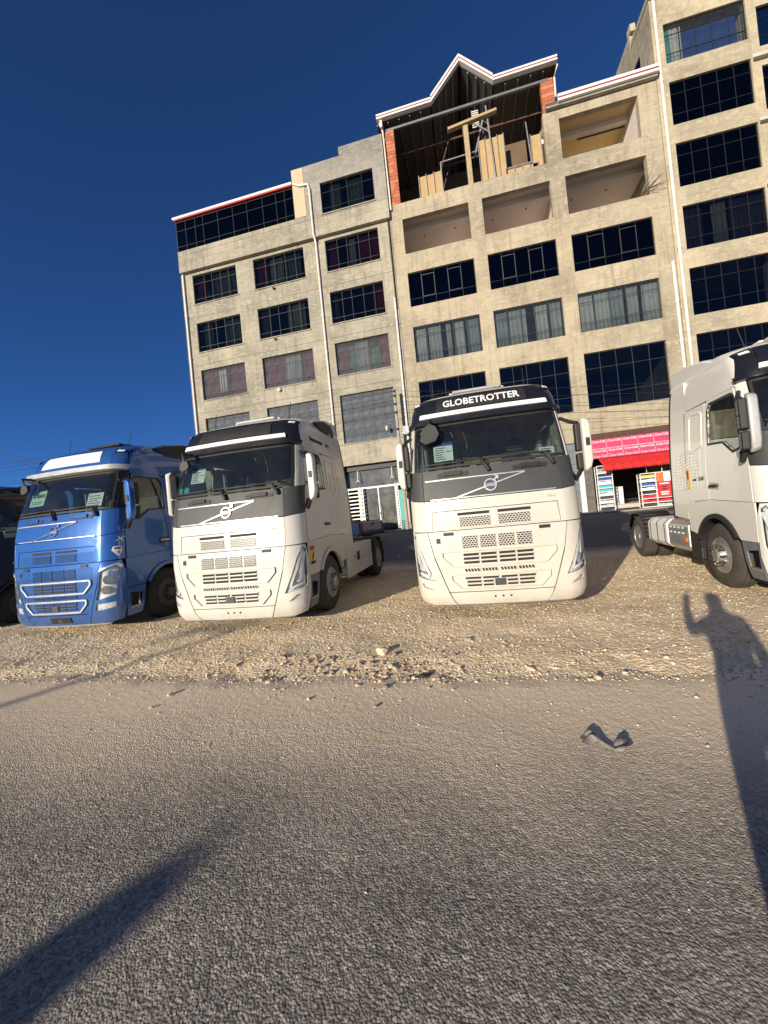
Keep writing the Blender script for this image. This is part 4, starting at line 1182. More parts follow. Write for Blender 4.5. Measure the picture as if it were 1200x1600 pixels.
def truck(name, label, loc, rz, paint, style='new', paint2=None, visor='black', sign=None, skirt=None, rim='rim_silver', flare=None, tyre='tyre_dusty', mirrors=(1.33, 1.42), folds=(0, 0), mirror_mat=None, group='tractor units parked on the gravel'):
    root = empty(name)
    tag(root, label, 'truck', group)
    PW = M[paint]; old = style == 'old'
    band = M['trim_grey'] if not old else PW
    # ---- front, from the bumper up
    panel('bumper', [FX(-0.64, .215), FX(.64, .215), FX(.735, .41), FX(-.735, .41)], PW, root)
    panel('lower_front_panel', [FX(-.74, .42), FX(.74, .42), FX(.99, 1.335), FX(-.99, 1.335)], PW, root)
    lip = panel('bumper_lip', [FX(-1.0, .185), FX(1.0, .185), FX(1.04, .207), FX(-1.04, .207)], M['step_grey'] if not old else M['silver_paint'], root, off=-0.01)
    for sg in (-1, 1):
        def fx(x, z): return FX(x * sg, z)
        def sy(y, z): return SY(y, z, sg)
        lamp = [fx(.92, .59), sy(.25, .67), sy(.285, .78), sy(.31, 1.26), fx(1.205, 1.315), fx(1.14, 1.13), fx(1.05, .86)]
        if old: lamp = [fx(.86, .65), sy(.17, .72), sy(.27, 1.18), fx(1.20, 1.25), fx(.98, 1.16)]
        fog = [fx(.97, .455), sy(.13, .50), sy(.155, .56), sy(.11, .565), fx(1.03, .50)]
        if old: fog = [fx(.84, .46), sy(.16, .50), sy(.18, .61), fx(.86, .58)]
        cp = panel('bumper_corner', [fx(.65, .215), fx(1.0, .215), sy(.30, .26), sy(.36, .62), sy(.36, 1.10), sy(.30, 1.335), fx(1.0, 1.335), fx(.752, .42)], PW, root, holes=[lamp, fog])
        # headlight
        hl = panel('headlight', lamp, M['lamp_grey'], root, off=-0.045, thick=0.01, bevel=0)
        panel('lens', lamp, M['glass_lamp'], hl, off=-0.004, thick=0.004, bevel=0)
        mb = MB()
        if not old:
            for (xa, za, xb, zb, w) in ((1.205, 1.25, 1.135, .98, .034), (1.135, .98, 1.02, .69, .034), (1.228, 1.22, 1.18, .86, .03), (1.03, .665, 1.18, .72, .03)):
                for k in range(5):
                    p, q = k / 5, (k + 1) / 5
                    mb.bar((sg * (xa + (xb - xa) * p), -0.02, za + (zb - za) * p), (sg * (xa + (xb - xa) * q), -0.02, za + (zb - za) * q), 0.02, w, up=(1, 0, 0))
            wrapF(mb).build('daytime_light', M['lamp_white'], hl)
            for x, z in ((1.04, .72), (1.12, .72), (1.19, .73), (1.105, .92), (1.13, 1.03)):
                c = MB(); c.box(sg * x - .028, sg * x + .028, -.035, -.012, z - .03, z + .03)
                wrapF(c).build('lamp_reflector', M['chrome'], hl, bevel=0.008)
        else:
            for (x, z, r) in ((1.05, .82, .075), (1.10, 1.0, .085), (1.14, 1.12, .05)):
                s_, z_ = FX(sg * x, z); p = SP(s_, z_, -0.03); nn = SN(s_, z_)
                ring = MB(); ring.tube([p - nn * 0.02, p + nn * 0.012], [r * 0.6, r], 16); ring.build('lamp_reflector', M['chrome'], hl, smooth=40)
            panel('lamp_trim', [fx(.97, 1.165), fx(1.19, 1.255), sy(.28, 1.19), sy(.31, 1.24), fx(1.21, 1.30), fx(.99, 1.21)], M['silver_trim'], hl, off=0.008, thick=0.02)
        fl = panel('fog_light', fog, M['lamp_grey'], root, off=-0.03, thick=0.01, bevel=0)
        panel('lens', fog, M['glass_lamp'], fl, off=-0.004, thick=0.004, bevel=0)
        # ---- flank
        arch_t = arc(AXLE, .52, .64, 0, 180, 16)
        fen = [sy(.38, .30), sy(.70, .30)] + [sy(y, z) for y, z in arc(AXLE, .52, .66, 196, 172, 2)][:0]
        # step housing between bumper and wheel
        st = panel('step_panel', [sy(.375, .27), sy(.70, .27), sy(.745, .52), sy(.79, .80), sy(.40, .80)], M['step_grey'] if not old else PW, root, off=-0.015,
                   holes=[[sy(.43, .44), sy(.66, .44), sy(.70, .66), sy(.43, .70)]])
        panel('step_recess', [sy(.42, .42), sy(.69, .42), sy(.72, .70), sy(.42, .72)], M['plastic_black'], st, off=-0.11, thick=0.01, bevel=0)
        MB().box(sg * 1.10, sg * 1.225, .42, .66, .41, .435).build('step_tread', M['galvanised'] if not old else M['silver_trim'], st)
        # lower door / fender panel with the wheel arch cut out
        low = [sy(.385, .81)] + [sy(y, z) for y, z in ((.76, .81),)] + [sy(y, z) for y, z in arc(AXLE, .52, .665, 152, 28, 12)] + [sy(2.03, .81), sy(2.29, .86), sy(2.29, 1.36), sy(1.5, 1.40), sy(.38, 1.345)]
        panel('fender', low, PW, root)
        fm = M[flare] if flare else PW
        ring = [sy(y, z) for y, z in arc(AXLE, .52, .66, 150, 20, 14)] + [sy(y, z) for y, z in arc(AXLE, .52, .59, 20, 150, 14)]
        panel('wheel_arch', ring, fm, root, off=0.03, thick=0.06)
        li = MB()
        pa = arc(AXLE, .52, .64, 165, 5, 14)
        for (a, b) in zip(pa[:-1], pa[1:]):
            li.add([(sg * .80, a[0], a[1]), (sg * .80, b[0], b[1]), (sg * 1.22, b[0], b[1]), (sg * 1.22, a[0], a[1])], [(0, 1, 2, 3)])
        li.build('arch_liner', M['plastic_black'], root)
        # door with its window
        win = [sy(.60, 2.14), sy(.75, 2.10), sy(1.02, 2.28), sy(1.44, 2.31), sy(1.45, 2.82), sy(1.38, 2.92), sy(.80, 2.92), sy(.72, 2.86)]
        dr = panel('door', [sy(.40, 1.355), sy(1.50, 1.41), sy(1.545, 1.9), sy(1.545, 2.95), sy(1.45, 3.0), sy(.74, 3.0), sy(.56, 2.32), sy(.42, 1.86)], PW, root, holes=[win])
        panel('window', win, M['glass_cab'], dr, off=-0.014, thick=0.005, bevel=0)
        rim_o = [sy(.585, 2.11), sy(.76, 2.07), sy(1.03, 2.25), sy(1.465, 2.28), sy(1.475, 2.83), sy(1.40, 2.945), sy(.79, 2.945), sy(.70, 2.87)]
        panel('window_seal', rim_o, M['plastic_black'], dr, holes=[win], off=0.004, thick=0.02, bevel=0)
        MB().box(sg * 1.25, sg * 1.285, 1.22, 1.44, 1.60, 1.645).build('handle', M['plastic_black'] if not old else M['chrome'], dr, bevel=0.01)
        panel('handle_recess', [sy(1.20, 1.555), sy(1.47, 1.58), sy(1.47, 1.69), sy(1.20, 1.66)], M['plastic_black'] if old else M['silver_paint'], dr, off=0.003, thick=0.01)
        # sleeper flank, its window-shaped pressing, upper flank
        panel('side_panel', [sy(1.51, 1.405), sy(2.285, 1.375), sy(2.285, 2.98), sy(1.555, 2.98), sy(1.555, 1.9)], PW, root)
        if not old:
            pr = [sy(1.64, 2.30), sy(2.02, 2.22), sy(2.10, 2.26), sy(2.10, 2.84), sy(2.02, 2.90), sy(1.70, 2.88), sy(1.64, 2.82)]
            pi = [sy(1.67, 2.33), sy(2.01, 2.255), sy(2.065, 2.29), sy(2.065, 2.82), sy(2.01, 2.865), sy(1.71, 2.85), sy(1.67, 2.80)]
            panel('pressed_outline', pr, PW, root, holes=[pi], off=0.009, thick=0.012)
        panel('upper_side_panel', [sy(.71, 3.01), sy(2.285, 2.99), sy(2.285, 3.50), sy(.94, 3.50), sy(.82, 3.42), sy(.755, 3.30)], PW, root)
        # A-pillar
        panel('pillar', [fx(1.15, 2.295), sy(.555, 2.325), sy(.70, 3.0), sy(.69, 3.04), fx(1.10, 3.03)], PW if not old else M['trim_black'], root, off=-0.004)
        # side band under the A-pillar
        panel('corner_band', [fx(1.005, 1.815), sy(.41, 1.86), sy(.55, 2.31), fx(1.00, 2.28)], band, root)
        # front corner beside the hood
        panel('corner_panel', [fx(1.005, 1.345), sy(.37, 1.355), sy(.405, 1.85), fx(1.005, 1.805)], PW, root)
        # visor corner and marker lamp
        vm = M['trim_black'] if visor == 'black' else PW
        panel('visor_corner', [fx(.985, 3.045), sy(.70, 3.05), sy(.74, 3.30), sy(.80, 3.42), sy(.92, 3.50), fx(.90, 3.52), fx(.94, 3.3)], vm, root, off=0.012)
        mk = panel('marker_light', [fx(.93, 3.405), fx(1.06, 3.405), fx(1.06, 3.46), fx(.94, 3.465)], M['plastic_black'], root, off=0.03, thick=0.03)
        panel('lens', [fx(.96, 3.415), fx(1.04, 3.415), fx(1.04, 3.45), fx(.96, 3.453)], M['lamp_white'], mk, off=0.034, thick=0.006, bevel=0)
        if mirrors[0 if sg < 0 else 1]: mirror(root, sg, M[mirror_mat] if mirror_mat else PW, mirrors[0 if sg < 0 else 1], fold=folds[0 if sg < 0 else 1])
        # antenna
        an = MB(); an.lathe([(0, .05), (.03, .045), (.06, .02)], 10, 'z', (sg * .78, 1.12, 3.60)); an.tube([(sg * .78, 1.12, 3.65), (sg * .80, 1.22, 3.98)], 0.006, 6)
        an.build('antenna', M['plastic_black'], root, smooth=40)
        # rear deflector
        dm = M['plastic_black']
        panel('side_deflector', [sy(2.30, 1.06), sy(2.86, 1.10), sy(2.86, 3.50), sy(2.30, 3.50)], PW, root)
        panel('deflector_edge', [sy(2.865, 1.10), sy(2.935, 1.12), sy(2.935, 3.50), sy(2.865, 3.50)], M['plastic_black'], root, off=-0.004)
        if style == 'old' or skirt == 'white':
            MB().prism([(1.45, 3.60), (1.75, 3.46), (2.80, 3.44), (2.90, 3.60), (2.85, 3.80), (2.3, 3.79), (1.75, 3.69)] if old else [(1.55, 3.62), (1.85, 3.50), (2.55, 3.48), (2.60, 3.58), (2.45, 3.74), (2.0, 3.73)], sg * 1.125, sg * 1.045, 'yz').build('roof_deflector_side', M['plastic_black'], root, bevel=0.02)
    # hood: outer frame and the recessed grille panel
    panel('hood', [FX(-1.0, 1.345), FX(1.0, 1.345), FX(1.0, 1.80), FX(-1.0, 1.80)], PW, root, holes=[[FX(-.92, 1.36), FX(.92, 1.36), FX(.90, 1.64), FX(-.90, 1.64)]])
    panel('hood_grille_panel', [FX(-.915, 1.362), FX(.915, 1.362), FX(.893, 1.632), FX(-.893, 1.632)], PW, root, off=-0.006)
    blk = M['grille_dark']
    for a, b in ((-.52, -.06), (.06, .52)):
        wrapF(fbox(MB(), a, b, 1.555, 1.595, -.006, .004), -.002).build('air_slot', blk, root)
    lk = PW
    for a, b in ((-.50, -.06), (.06, .50)): mesh_block(root, a, b, 1.385, 1.525, lk, off=-0.002)
    for a, b in ((-.88, -.54), (.54, .88)): relief_dots(root, a, b, 1.38, 1.53, PW, off=-0.006)
    for a, b in ((-.49, -.27), (-.23, -.01), (.03, .25), (.29, .49)): mesh_block(root, a, b, 1.065, 1.245, lk)
    for a, b in ((-.86, -.54), (.54, .86)): relief_dots(root, a, b, 1.06, 1.26, PW, off=0.0)
    gm = PW if not old else M['silver_trim']
    cols = [(-.49, -.27), (-.24, -.02), (.02, .24), (.27, .49)]
    u_grille(root, .80, 1.025, .80, .66, [cols] * 3, gm, blk, frame=0.016 if not old else 0.03)
    for a, b in ((-.49, -.27), (-.24, -.02), (.02, .24), (.27, .49)): mesh_block(root, a, b, .715, .765, lk)
    for a, b in ((-.82, -.54), (.54, .82)): relief_dots(root, a, b, .70, .78, PW, off=0.0)
    c2 = [(-.47, -.27), (-.24, -.10), (.10, .24), (.27, .47)]
    u_grille(root, .69, .675, .465, .55, [c2, c2, cols], gm, blk, center=(-.075, .075, .50, .60), frame=0.016 if not old else 0.03)
    for x in (-.68, .68): wrapF(MB().box(x - .075, x + .075, -.004, .014, 1.268, 1.315), 0.002).build('tow_cover', M['plastic_black'], root, bevel=0.004)
    wrapF(MB().box(-.87, -.81, -.004, .008, 1.16, 1.235), 0.002).build('sensor', M['plastic_black'], root, bevel=0.004)
    for x in (-.09, .02, .13): wrapF(MB().box(x - .012, x + .012, -.004, .005, .325, .349), 0.002).build('bolt', M['plastic_black'], root)
    if old:
        pl = wrapF(fbox(MB(), -.16, .30, .275, .37, 0, .012), 0.004).build('number_plate_holder', M['plastic_black'], root)
        ftext('E-SERIES'[:0] + '::::::', .07, .07, .322, .018, pl, M['silver_trim'])
    # band with badge
    panel('front_band', [FX(-1.0, 1.812), FX(1.0, 1.812), FX(.995, 2.28), FX(-.995, 2.28)], band, root)
    tl = MB(); fbox(tl, -.96, .50, 2.105, 2.122, 0, .010); wrapF(tl, .003).build('trim_line', M['silver_trim'], root)
    tl = MB(); fbox(tl, -.90, .90, 1.812, 1.826, 0, .010); wrapF(tl, .003).build('trim_line', M['silver_trim'], root)
    bar = MB()
    for k in range(12):
        p, q = k / 12, (k + 1) / 12
        xa, xb = -.50 + 1.0 * p, -.50 + 1.0 * q
        if abs((xa + xb) / 2) < .085: continue
        bar.bar((xa, .008, 1.825 + .28 * p), (xb, .008, 1.825 + .28 * q), .014, .02 if not old else .03, up=(0, 0, 1))
    badge = wrapF(bar, .003).build('badge', M['silver_trim'] if not old else M['chrome'], root)
    rg = MB(); n = 28
    vs = []
    for k in range(n):
        a = 2 * math.pi * k / n
        for r, d in ((.070, .002), (.074, .018), (.092, .018), (.096, .002)): vs.append((r * math.cos(a), d, 1.965 + r * math.sin(a)))
    rg.add(vs, [(k * 4 + j, ((k + 1) % n) * 4 + j, ((k + 1) % n) * 4 + j + 1, k * 4 + j + 1) for k in range(n) for j in range(3)])
    rg.bar((.062, .012, 2.03), (.115, .012, 2.083), .012, .022); rg.bar((.07, .012, 2.088), (.115, .012, 2.088), .012, .018); rg.bar((.115, .012, 2.04), (.115, .012, 2.09), .012, .018, up=(1, 0, 0))
    wrapF(rg, .004).build('badge_ring', M['silver_trim'] if not old else M['chrome'], badge, smooth=40)
    wrapF(fbox(MB(), -.082, .082, 1.943, 1.987, .004, .014), .004).build('badge_plate', M['silver_trim'], badge)
    ftext('VOLVO', .048, 0, 1.965, .020, badge, M['ink_blue'], sx=0.9, bold=0.001)
    if not old: ftext('FH', .075, .82, 1.715, .004, root, M['silver_paint'], sx=1.3, shear=0.15)
    else: ftext('FH', .05, .80, 1.70, .004, root, M['chrome'], sx=1.3)
    for x0, x1, z in ((-.76, -.30, 2.185), (.34, .82, 2.185)):
        h = wrapF(fbox(MB(), x0, x1, z - .035, z + .03, 0, .008), .002).build('grab_step', M['plastic_black'], root)
        wrapF(fbox(MB(), x0 + .10, x1 - .10, z - .02, z + .045, .004, .03), .004).build('step_bar', M['plastic_black'] if not old else PW, h, bevel=0.006)
    # windscreen, wipers
    ws = [FX(-1.13, 2.30), FX(1.13, 2.30), FX(1.085, 3.03), FX(-1.085, 3.03)]
    wi = [FX(-1.10, 2.335), FX(1.10, 2.335), FX(1.06, 3.0), FX(-1.06, 3.0)]
    sc = panel('windscreen', ws, M['glass_cab'], root, off=-0.012, thick=0.006, bevel=0)
    panel('windscreen_surround', ws, M['plastic_black'], sc, holes=[wi], off=-0.006, thick=0.012, bevel=0)
    for px, bx0, bx1 in ((-.05, -.95, .02), (.86, -.02, .90)):
        mb = MB()
        mb.tube([(px + .05, .035, 2.18), (px + .01, .05, 2.26), (px - .05, .035, 2.36)], [.030, .030, .016], 8)
        mb.tube([(px - .05, .035, 2.36), (px - .40, .03, 2.37)], .010, 6)
        n = 10
        for k in range(n):
            mb.box(bx0 + (bx1 - bx0) * k / n, bx0 + (bx1 - bx0) * (k + 1) / n, .004, .022, 2.352 + .012 * k / n, 2.372 + .012 * k / n)
        wrapF(mb).build('wiper', M['plastic_black'], root)
    # close-proximity mirror over the passenger side
    pm = MB()
    yq = FF(2.82) - .05
    k_ = 1.0 if sign else 0.62
    pm.prism([(-.83 + (a + .83) * k_, 2.86 + (z - 2.82) * k_) for a, z in ((-.98, 2.72), (-.90, 2.66), (-.74, 2.70), (-.68, 2.80), (-.72, 2.92), (-.82, 2.97), (-.93, 2.90))], yq - .10 * k_, yq, 'xz')
    pm.tube([(-.80, FF(3.0) + .02, 3.06), (-.80, yq - .09, 3.05), (-.82, yq - .06, 2.94)], .026, 8)
    pm.build('front_mirror', M['plastic_black'], root, smooth=40, bevel=0.02, seg=3)
    # visor and roof
    vm = M['trim_black'] if visor == 'black' else PW
    vp = panel('visor', [FX(-.98, 3.045), FX(.98, 3.045), FX(.935, 3.3), FX(.895, 3.52), FX(-.895, 3.52), FX(-.935, 3.3)], vm, root, off=0.012)
    if visor == 'black':
        panel('visor_stripe', [FX(-.97, 3.145), FX(.97, 3.145), FX(.955, 3.215), FX(-.955, 3.215)], M['panel_white'], vp, off=0.045, thick=0.04)
        panel('visor_brim', [SY(.66, 3.035, -1), FX(-1.0, 3.035), FX(1.0, 3.035), SY(.66, 3.035, 1), SY(.70, 3.10, 1), FX(1.0, 3.10), FX(-1.0, 3.10), SY(.70, 3.10, -1)], M['trim_black'], vp, off=0.055, thick=0.05)
        sp = panel('sign_panel', [FX(-.70, 3.245), FX(.70, 3.245), FX(.68, 3.455), FX(-.68, 3.455)], M['plastic_black'], vp, off=0.026, thick=0.02)
        if sign:
            ftext(sign, .155, 0, 3.345, .032, sp, M['panel_white'], sx=1.02, space=1.0, bold=0.003)
    else:
        panel('visor_brim', [SY(.66, 3.035, -1), FX(-1.0, 3.035), FX(1.0, 3.035), SY(.66, 3.035, 1), SY(.72, 3.13, 1), FX(1.0, 3.13), FX(-1.0, 3.13), SY(.72, 3.13, -1)], M['silver_paint'], vp, off=0.10, thick=0.09)
        panel('sign_panel', [FX(-.72, 3.235), FX(.72, 3.235), FX(.66, 3.46), FX(-.66, 3.46)], M['panel_white'], vp, off=0.024, thick=0.02)
    rows = [3.50, 3.54, 3.58, 3.62, 3.66, 3.69, 3.715]
    ss = [-3 + i * 0.1 for i in range(61)]
    vs, fs = [], []
    for z in rows:
        for s in ss: vs.append(SP(s, z))
    L = len(ss)
    for i in range(len(rows) - 1):
        for k in range(L - 1): fs.append((i * L + k, i * L + k + 1, (i + 1) * L + k + 1, (i + 1) * L + k))
    for f_, zz in ((0.55, 3.755), (0.12, 3.775)):
        for s in ss:
            p = S0(s, 3.715); vs.append(Vector((p.x * f_, 1.95 + (p.y - 1.95) * (f_ if p.y < 1.95 else 1), zz)))
    for i in (len(rows) - 1, len(rows)):
        for k in range(L - 1): fs.append((i * L + k, i * L + k + 1, (i + 1) * L + k + 1, (i + 1) * L + k))
    top0 = (len(rows) + 1) * L
    fs.append(tuple(range(top0, top0 + L)))
    for s_ in (-1, 1): pass
    rf = MB(); rf.add(vs, fs); ro = rf.build('roof', M[paint2] if paint2 else PW, root, smooth=45)
    for x in (-.45, .45): MB().box(x - .03, x + .03, 1.35, 2.2, 3.745, 3.775).build('roof_rib', M[paint2] if paint2 else PW, ro, bevel=0.012)
    MB().box(-.42, .42, 1.25, 1.80, 3.735, 3.785).build('roof_hatch', M['plastic_black'] if old else M['silver_paint'], ro, bevel=0.03)
    # rear wall, roof spoiler
    MB().box(-1.14, 1.14, 2.25, 2.296, .95, 3.52).build('rear_wall', PW, root, bevel=0.01)
    MB().prism([(1.30, 3.56), (1.75, 3.72), (2.35, 3.84), (2.92, 3.86), (2.92, 3.50), (1.30, 3.50)], -1.06, 1.06, 'yz').build('roof_spoiler', PW, root, smooth=40, bevel=0.07, seg=4)
    # cabin
    MB().box(-1.12, 1.12, .35, 2.2, 1.20, 1.26).build('cab_floor', M['interior_dark'], root)
    MB().prism([(.30, 2.02), (.30, 2.27), (.52, 2.30), (.72, 2.22), (.80, 1.9)], -1.12, 1.12, 'yz').build('dashboard', M['interior_dark'], root, bevel=0.03)
    MB().box(-1.05, 1.05, 2.05, 2.2, 1.3, 3.4).build('bunk_wall', M['interior_beige'], root)
    MB().box(-1.1, 1.1, .62, 1.1, 3.02, 3.06).build('overhead_locker', M['interior_dark'], root)
    for x in (-.62, .62):
        st = MB().box(x - .26, x + .26, 1.15, 1.65, 1.65, 1.82).build('seat', M['seat_fabric'], root, bevel=0.05, seg=3)
        b = MB(); b.prism([(1.58, 1.8), (1.70, 1.8), (1.84, 2.62), (1.70, 2.62)], x - .25, x + .25, 'yz'); b.prism([(1.70, 2.63), (1.80, 2.63), (1.84, 2.86), (1.75, 2.86)], x - .14, x + .14, 'yz')
        b.build('seat_back', M['seat_fabric'], st, bevel=0.04, seg=3)
        MB().box(x - .2, x + .2, 1.2, 1.6, 1.26, 1.65).build('seat_base', M['interior_dark'], st)
    sw = MB(); pts = [(.60 + .22 * math.cos(2 * math.pi * k / 24), .92 + .12 * math.sin(2 * math.pi * k / 24), 2.27 + .18 * math.sin(2 * math.pi * k / 24)) for k in range(25)]
    sw.tube(pts, .018, 8, cap=False); sw.tube([(.38, .92, 2.27), (.82, .92, 2.27)], .02, 6); sw.tube([(.60, .92, 2.27), (.60, .70, 2.12)], .03, 8)
    sw.build('steering_wheel', M['interior_dark'], root, smooth=50)
    MB().box(-.09, .05, .56, .60, 2.30, 2.40).build('dash_screen', M['plastic_black'], root, bevel=0.01)
    cu = MB()
    for sg in (-1, 1):
        n = 14
        for k in range(n):
            cu.box(sg * (1.02 - .02 * (k % 2)), sg * 1.06, 1.62 + .03 * k, 1.65 + .03 * k, 1.9, 2.95)
    cu.build('cab_curtain', M['curtain_grey'], root)
    # ---- chassis
    RX = AXLE + 3.85
    ch = MB()
    for x in (-.42, .42): ch.box(x - .04, x + .04, .9, RX + 1.0, .70, .97)
    for y in (2.5, 3.6, RX - .5, RX + .9): ch.box(-.38, .38, y - .05, y + .05, .72, .95)
    ch.build('chassis_frame', M['chassis'], root)
    MB().box(-.75, .75, .40, 2.0, .62, 1.15).build('engine', M['chassis'], root, bevel=0.05)
    for sg in (-1, 1):
        wheel(root, sg * 1.235, AXLE, sg, False, rim, tyre=tyre)
        wheel(root, sg * 1.235, RX, sg, True, rim, tyre=tyre)
        mg = MB(); pa = arc(RX, .52, .60, 178, 2, 16)
        for a, b in zip(pa[:-1], pa[1:]):
            mg.add([(sg * .62, a[0], a[1]), (sg * .62, b[0], b[1]), (sg * 1.255, b[0], b[1]), (sg * 1.255, a[0], a[1])], [(0, 1, 2, 3)])
        mo = mg.build('mudguard', M['plastic_black'], root, smooth=50)
        sdf = mo.modifiers.new('thick', 'SOLIDIFY'); sdf.thickness = 0.03
        MB().box(sg * .65, sg * 1.24, RX + .60, RX + .615, .30, .75).build('mud_flap', M['rubber'], root)
        tlm = MB().box(sg * .50, sg * .95, RX + 1.0, RX + 1.07, .62, .76).build('tail_light', M['lamp_red'], root, bevel=0.01)
    MB().lathe([(0, .46), (.06, .46), (.08, .40)], 24, 'z', (0, RX + .1, 1.10)).build('fifth_wheel', M['chassis'], root, smooth=40)
    MB().box(-.40, .40, 2.8, RX - .65, .98, 1.02).build('catwalk', M['galvanised'], root)
    co = MB()
    for x in (-.15, 0, .15):
        co.tube([(x, 2.34, 2.1), (x, 2.6, 1.5), (x + .05, 2.8, 1.35), (x, 3.1, 1.8), (x, 2.6, 2.05)], .02, 6)
    co.build('air_line', M['ink_red'] if old else M['plastic_black'], root, smooth=60)
    for sg in (-1, 1):
        y0, y1 = 2.36, RX - .72
        if skirt == 'white':
            sk = MB().prism([(y0, .40), (y1, .40), (y1, 1.08), (y0 + .35, 1.12), (y0, 1.10)], sg * 1.235, sg * 1.20, 'yz').build('side_skirt', PW, root, bevel=0.012)
            MB().box(sg * 1.236, sg * 1.244, y0 + .2, y1 - .05, .735, .75).build('skirt_groove', M['silver_paint'], sk)
            MB().box(sg * 1.236, sg * 1.246, y0 + .75, y0 + .95, .70, .90).build('skirt_sticker', M['plastic_black'], sk)
            for y in (y0 + .55, y1 - .1): MB().box(sg * 1.236, sg * 1.25, y - .04, y + .04, .79, .84).build('side_marker', M['lamp_orange'], sk)
            MB().prism([(y0, 1.10), (y0 + .35, 1.12), (y1, 1.08), (y1, 1.04), (y0, 1.04)], sg * 1.19, sg * .55, 'yz').build('deck', M['plastic_black'], sk)
        else:
            tk = []
            for (ya, yb, mt) in ((y0 + .12, y0 + 1.02, 'tank_alu'), (y0 + 1.06, y1, 'panel_white')):
                prof = [(sg * .62, .48), (sg * .70, .42), (sg * 1.12, .42), (sg * 1.22, .52), (sg * 1.22, .92), (sg * 1.12, 1.02), (sg * .70, 1.02), (sg * .62, .95)]
                t_ = MB().prism(prof, ya, yb, 'xz').build('fuel_tank' if mt != 'tank_alu' else 'tool_locker', M[mt], root, bevel=0.03, seg=3)
                if mt == 'panel_white':
                    for k in range(3):
                        yy = ya + .12 + (yb - ya - .3) * k / 2
                        MB().prism([(a * 1.006, b if b > .5 else b - .004) for a, b in prof], yy, yy + .05, 'xz').build('tank_strap', M['plastic_black'], t_, bevel=0.02)
                    MB().lathe([(0, .06), (.04, .06)], 12, 'z', (sg * .9, ya + .3, 1.02)).build('filler_cap', M['ink_blue'], t_)
                else:
                    for k in range(8):
                        yy = ya + .18 + (k % 4) * .18; zz = .86 - (k // 4) * .10
                        MB().box(sg * 1.221, sg * 1.227, yy, yy + .07, zz, zz + .03).build('vent', M['lamp_white'], t_)
                    MB().box(sg * 1.222, sg * 1.235, ya + .06, ya + .16, .62, .70).build('side_marker', M['lamp_orange'], t_)
            MB().box(sg * .75, sg * 1.20, AXLE + .70, y0 + .10, .35, 1.0).build('mudguard_rear', M['plastic_black'], root, bevel=0.02)
    if style == 'new' or old:
        MB().box(-1.0, 1.0, .30, .6, .30, .60).build('front_underrun', M['chassis'], root)
    root.location = loc; root.rotation_euler = (0, 0, rz)
    return root

T3 = truck('truck', 'white cab-over truck with GLOBETROTTER sign on its black visor, facing the road', (0.36, 5.80, 0), rad(0.5), 'paint_white_warm', sign='GLOBETROTTER', skirt=None)
T2 = truck('truck', 'white truck with plain black visor and side skirts, beside the blue truck', (-3.86, 5.52, 0), rad(0.0), 'paint_white', skirt='white', mirrors=(1.30, 1.46), folds=(55, 0))
T1 = truck('truck', 'blue cab-over truck with silver visor and EN VENTA notice in its windscreen', (-7.55, 5.60, 0), rad(0.0), 'paint_blue', style='old', visor='paint', rim='rim_dark', tyre='rubber', mirrors=(0, 1.54))
T4 = truck('truck', 'white truck cut by the right edge of the picture, with tanks and studded wheels showing', (4.96, 5.62, 0), rad(-4.6), 'paint_white_clean', flare='plastic_black', mirrors=(1.36, 1.43), folds=(-78, 0), mirror_mat='silver_paint')  # grey plastic mirror shells, with the shade on them put into the colour
T5 = truck('truck', 'black truck at the left edge of the picture, mostly out of frame', (-11.62, 5.85, 0), 0, 'paint_black', style='old', visor='black', rim='rim_dark', tyre='rubber', mirrors=(0, 0))
T5.scale = (.88, .88, .88)

# ------------------------------------------------------------------ things on and in the trucks
def on_truck(o, T):
    o.location = T.location; o.rotation_euler = T.rotation_euler; o.scale = T.scale
    return o
def notice(T, x0, x1, z0, z1, mat, label, name='paper_notice', lines=(), head=None, text=None):
    """a sheet standing just behind the windscreen"""
    r = empty(name); tag(r, label, 'notice')
    sh = wrapF(fbox(MB(), x0, x1, z0, z1, 0, 0.002), -0.04).build('sheet', M[mat], r)
    if head: wrapF(fbox(MB(), x0, x1, z1 - head, z1, 0.0025, 0.0035), -0.04).build('header_band', M['ink_blue'], r)
    for (a, b, z) in lines:
        wrapF(MB().box(x0 + (x1 - x0) * a, x0 + (x1 - x0) * b, 0.0025, 0.0035, z0 + (z1 - z0) * z - 0.006, z0 + (z1 - z0) * z + 0.006), -0.04).build('text_line', M['ink_black'], r)
    if text:
        vs, fs = text_geo(text[0], text[1], bold=0.002)
        mb = MB(); mb.add([((x0 + x1) / 2 + a * text[3], 0.003 + c * 0.3, z0 + (z1 - z0) * text[2] + b) for a, b, c in vs], fs)
        wrapF(mb, -0.04).build('lettering', M['ink_black'], r)
    return on_truck(r, T)
LN = [(.08, .62, .72), (.08, .5, .6), (.08, .55, .48), (.08, .45, .36), (.08, .5, .24), (.08, .6, .12), (.66, .92, .5)]
notice(T3, -.80, -.50, 2.43, 2.73, 'paper_white', 'printed sheet with a blue header in the GLOBETROTTER truck windscreen', head=0.05, lines=LN)
notice(T3, .76, .98, 2.36, 2.46, 'paper_white', 'small white slip low in the driver side of the GLOBETROTTER truck windscreen', lines=[(.1, .8, .7), (.1, .7, .4)])
notice(T2, -.80, -.52, 2.55, 2.82, 'paper_white', 'white printed sheet in the windscreen of the truck beside the blue one', head=0.03, lines=LN)
notice(T1, -.86, -.46, 2.52, 2.82, 'paper_green', 'pale green EN VENTA notice in the blue truck windscreen', lines=[(.1, .9, .28), (.15, .8, .16)], text=('EN VENTA', .095, .66, .80))
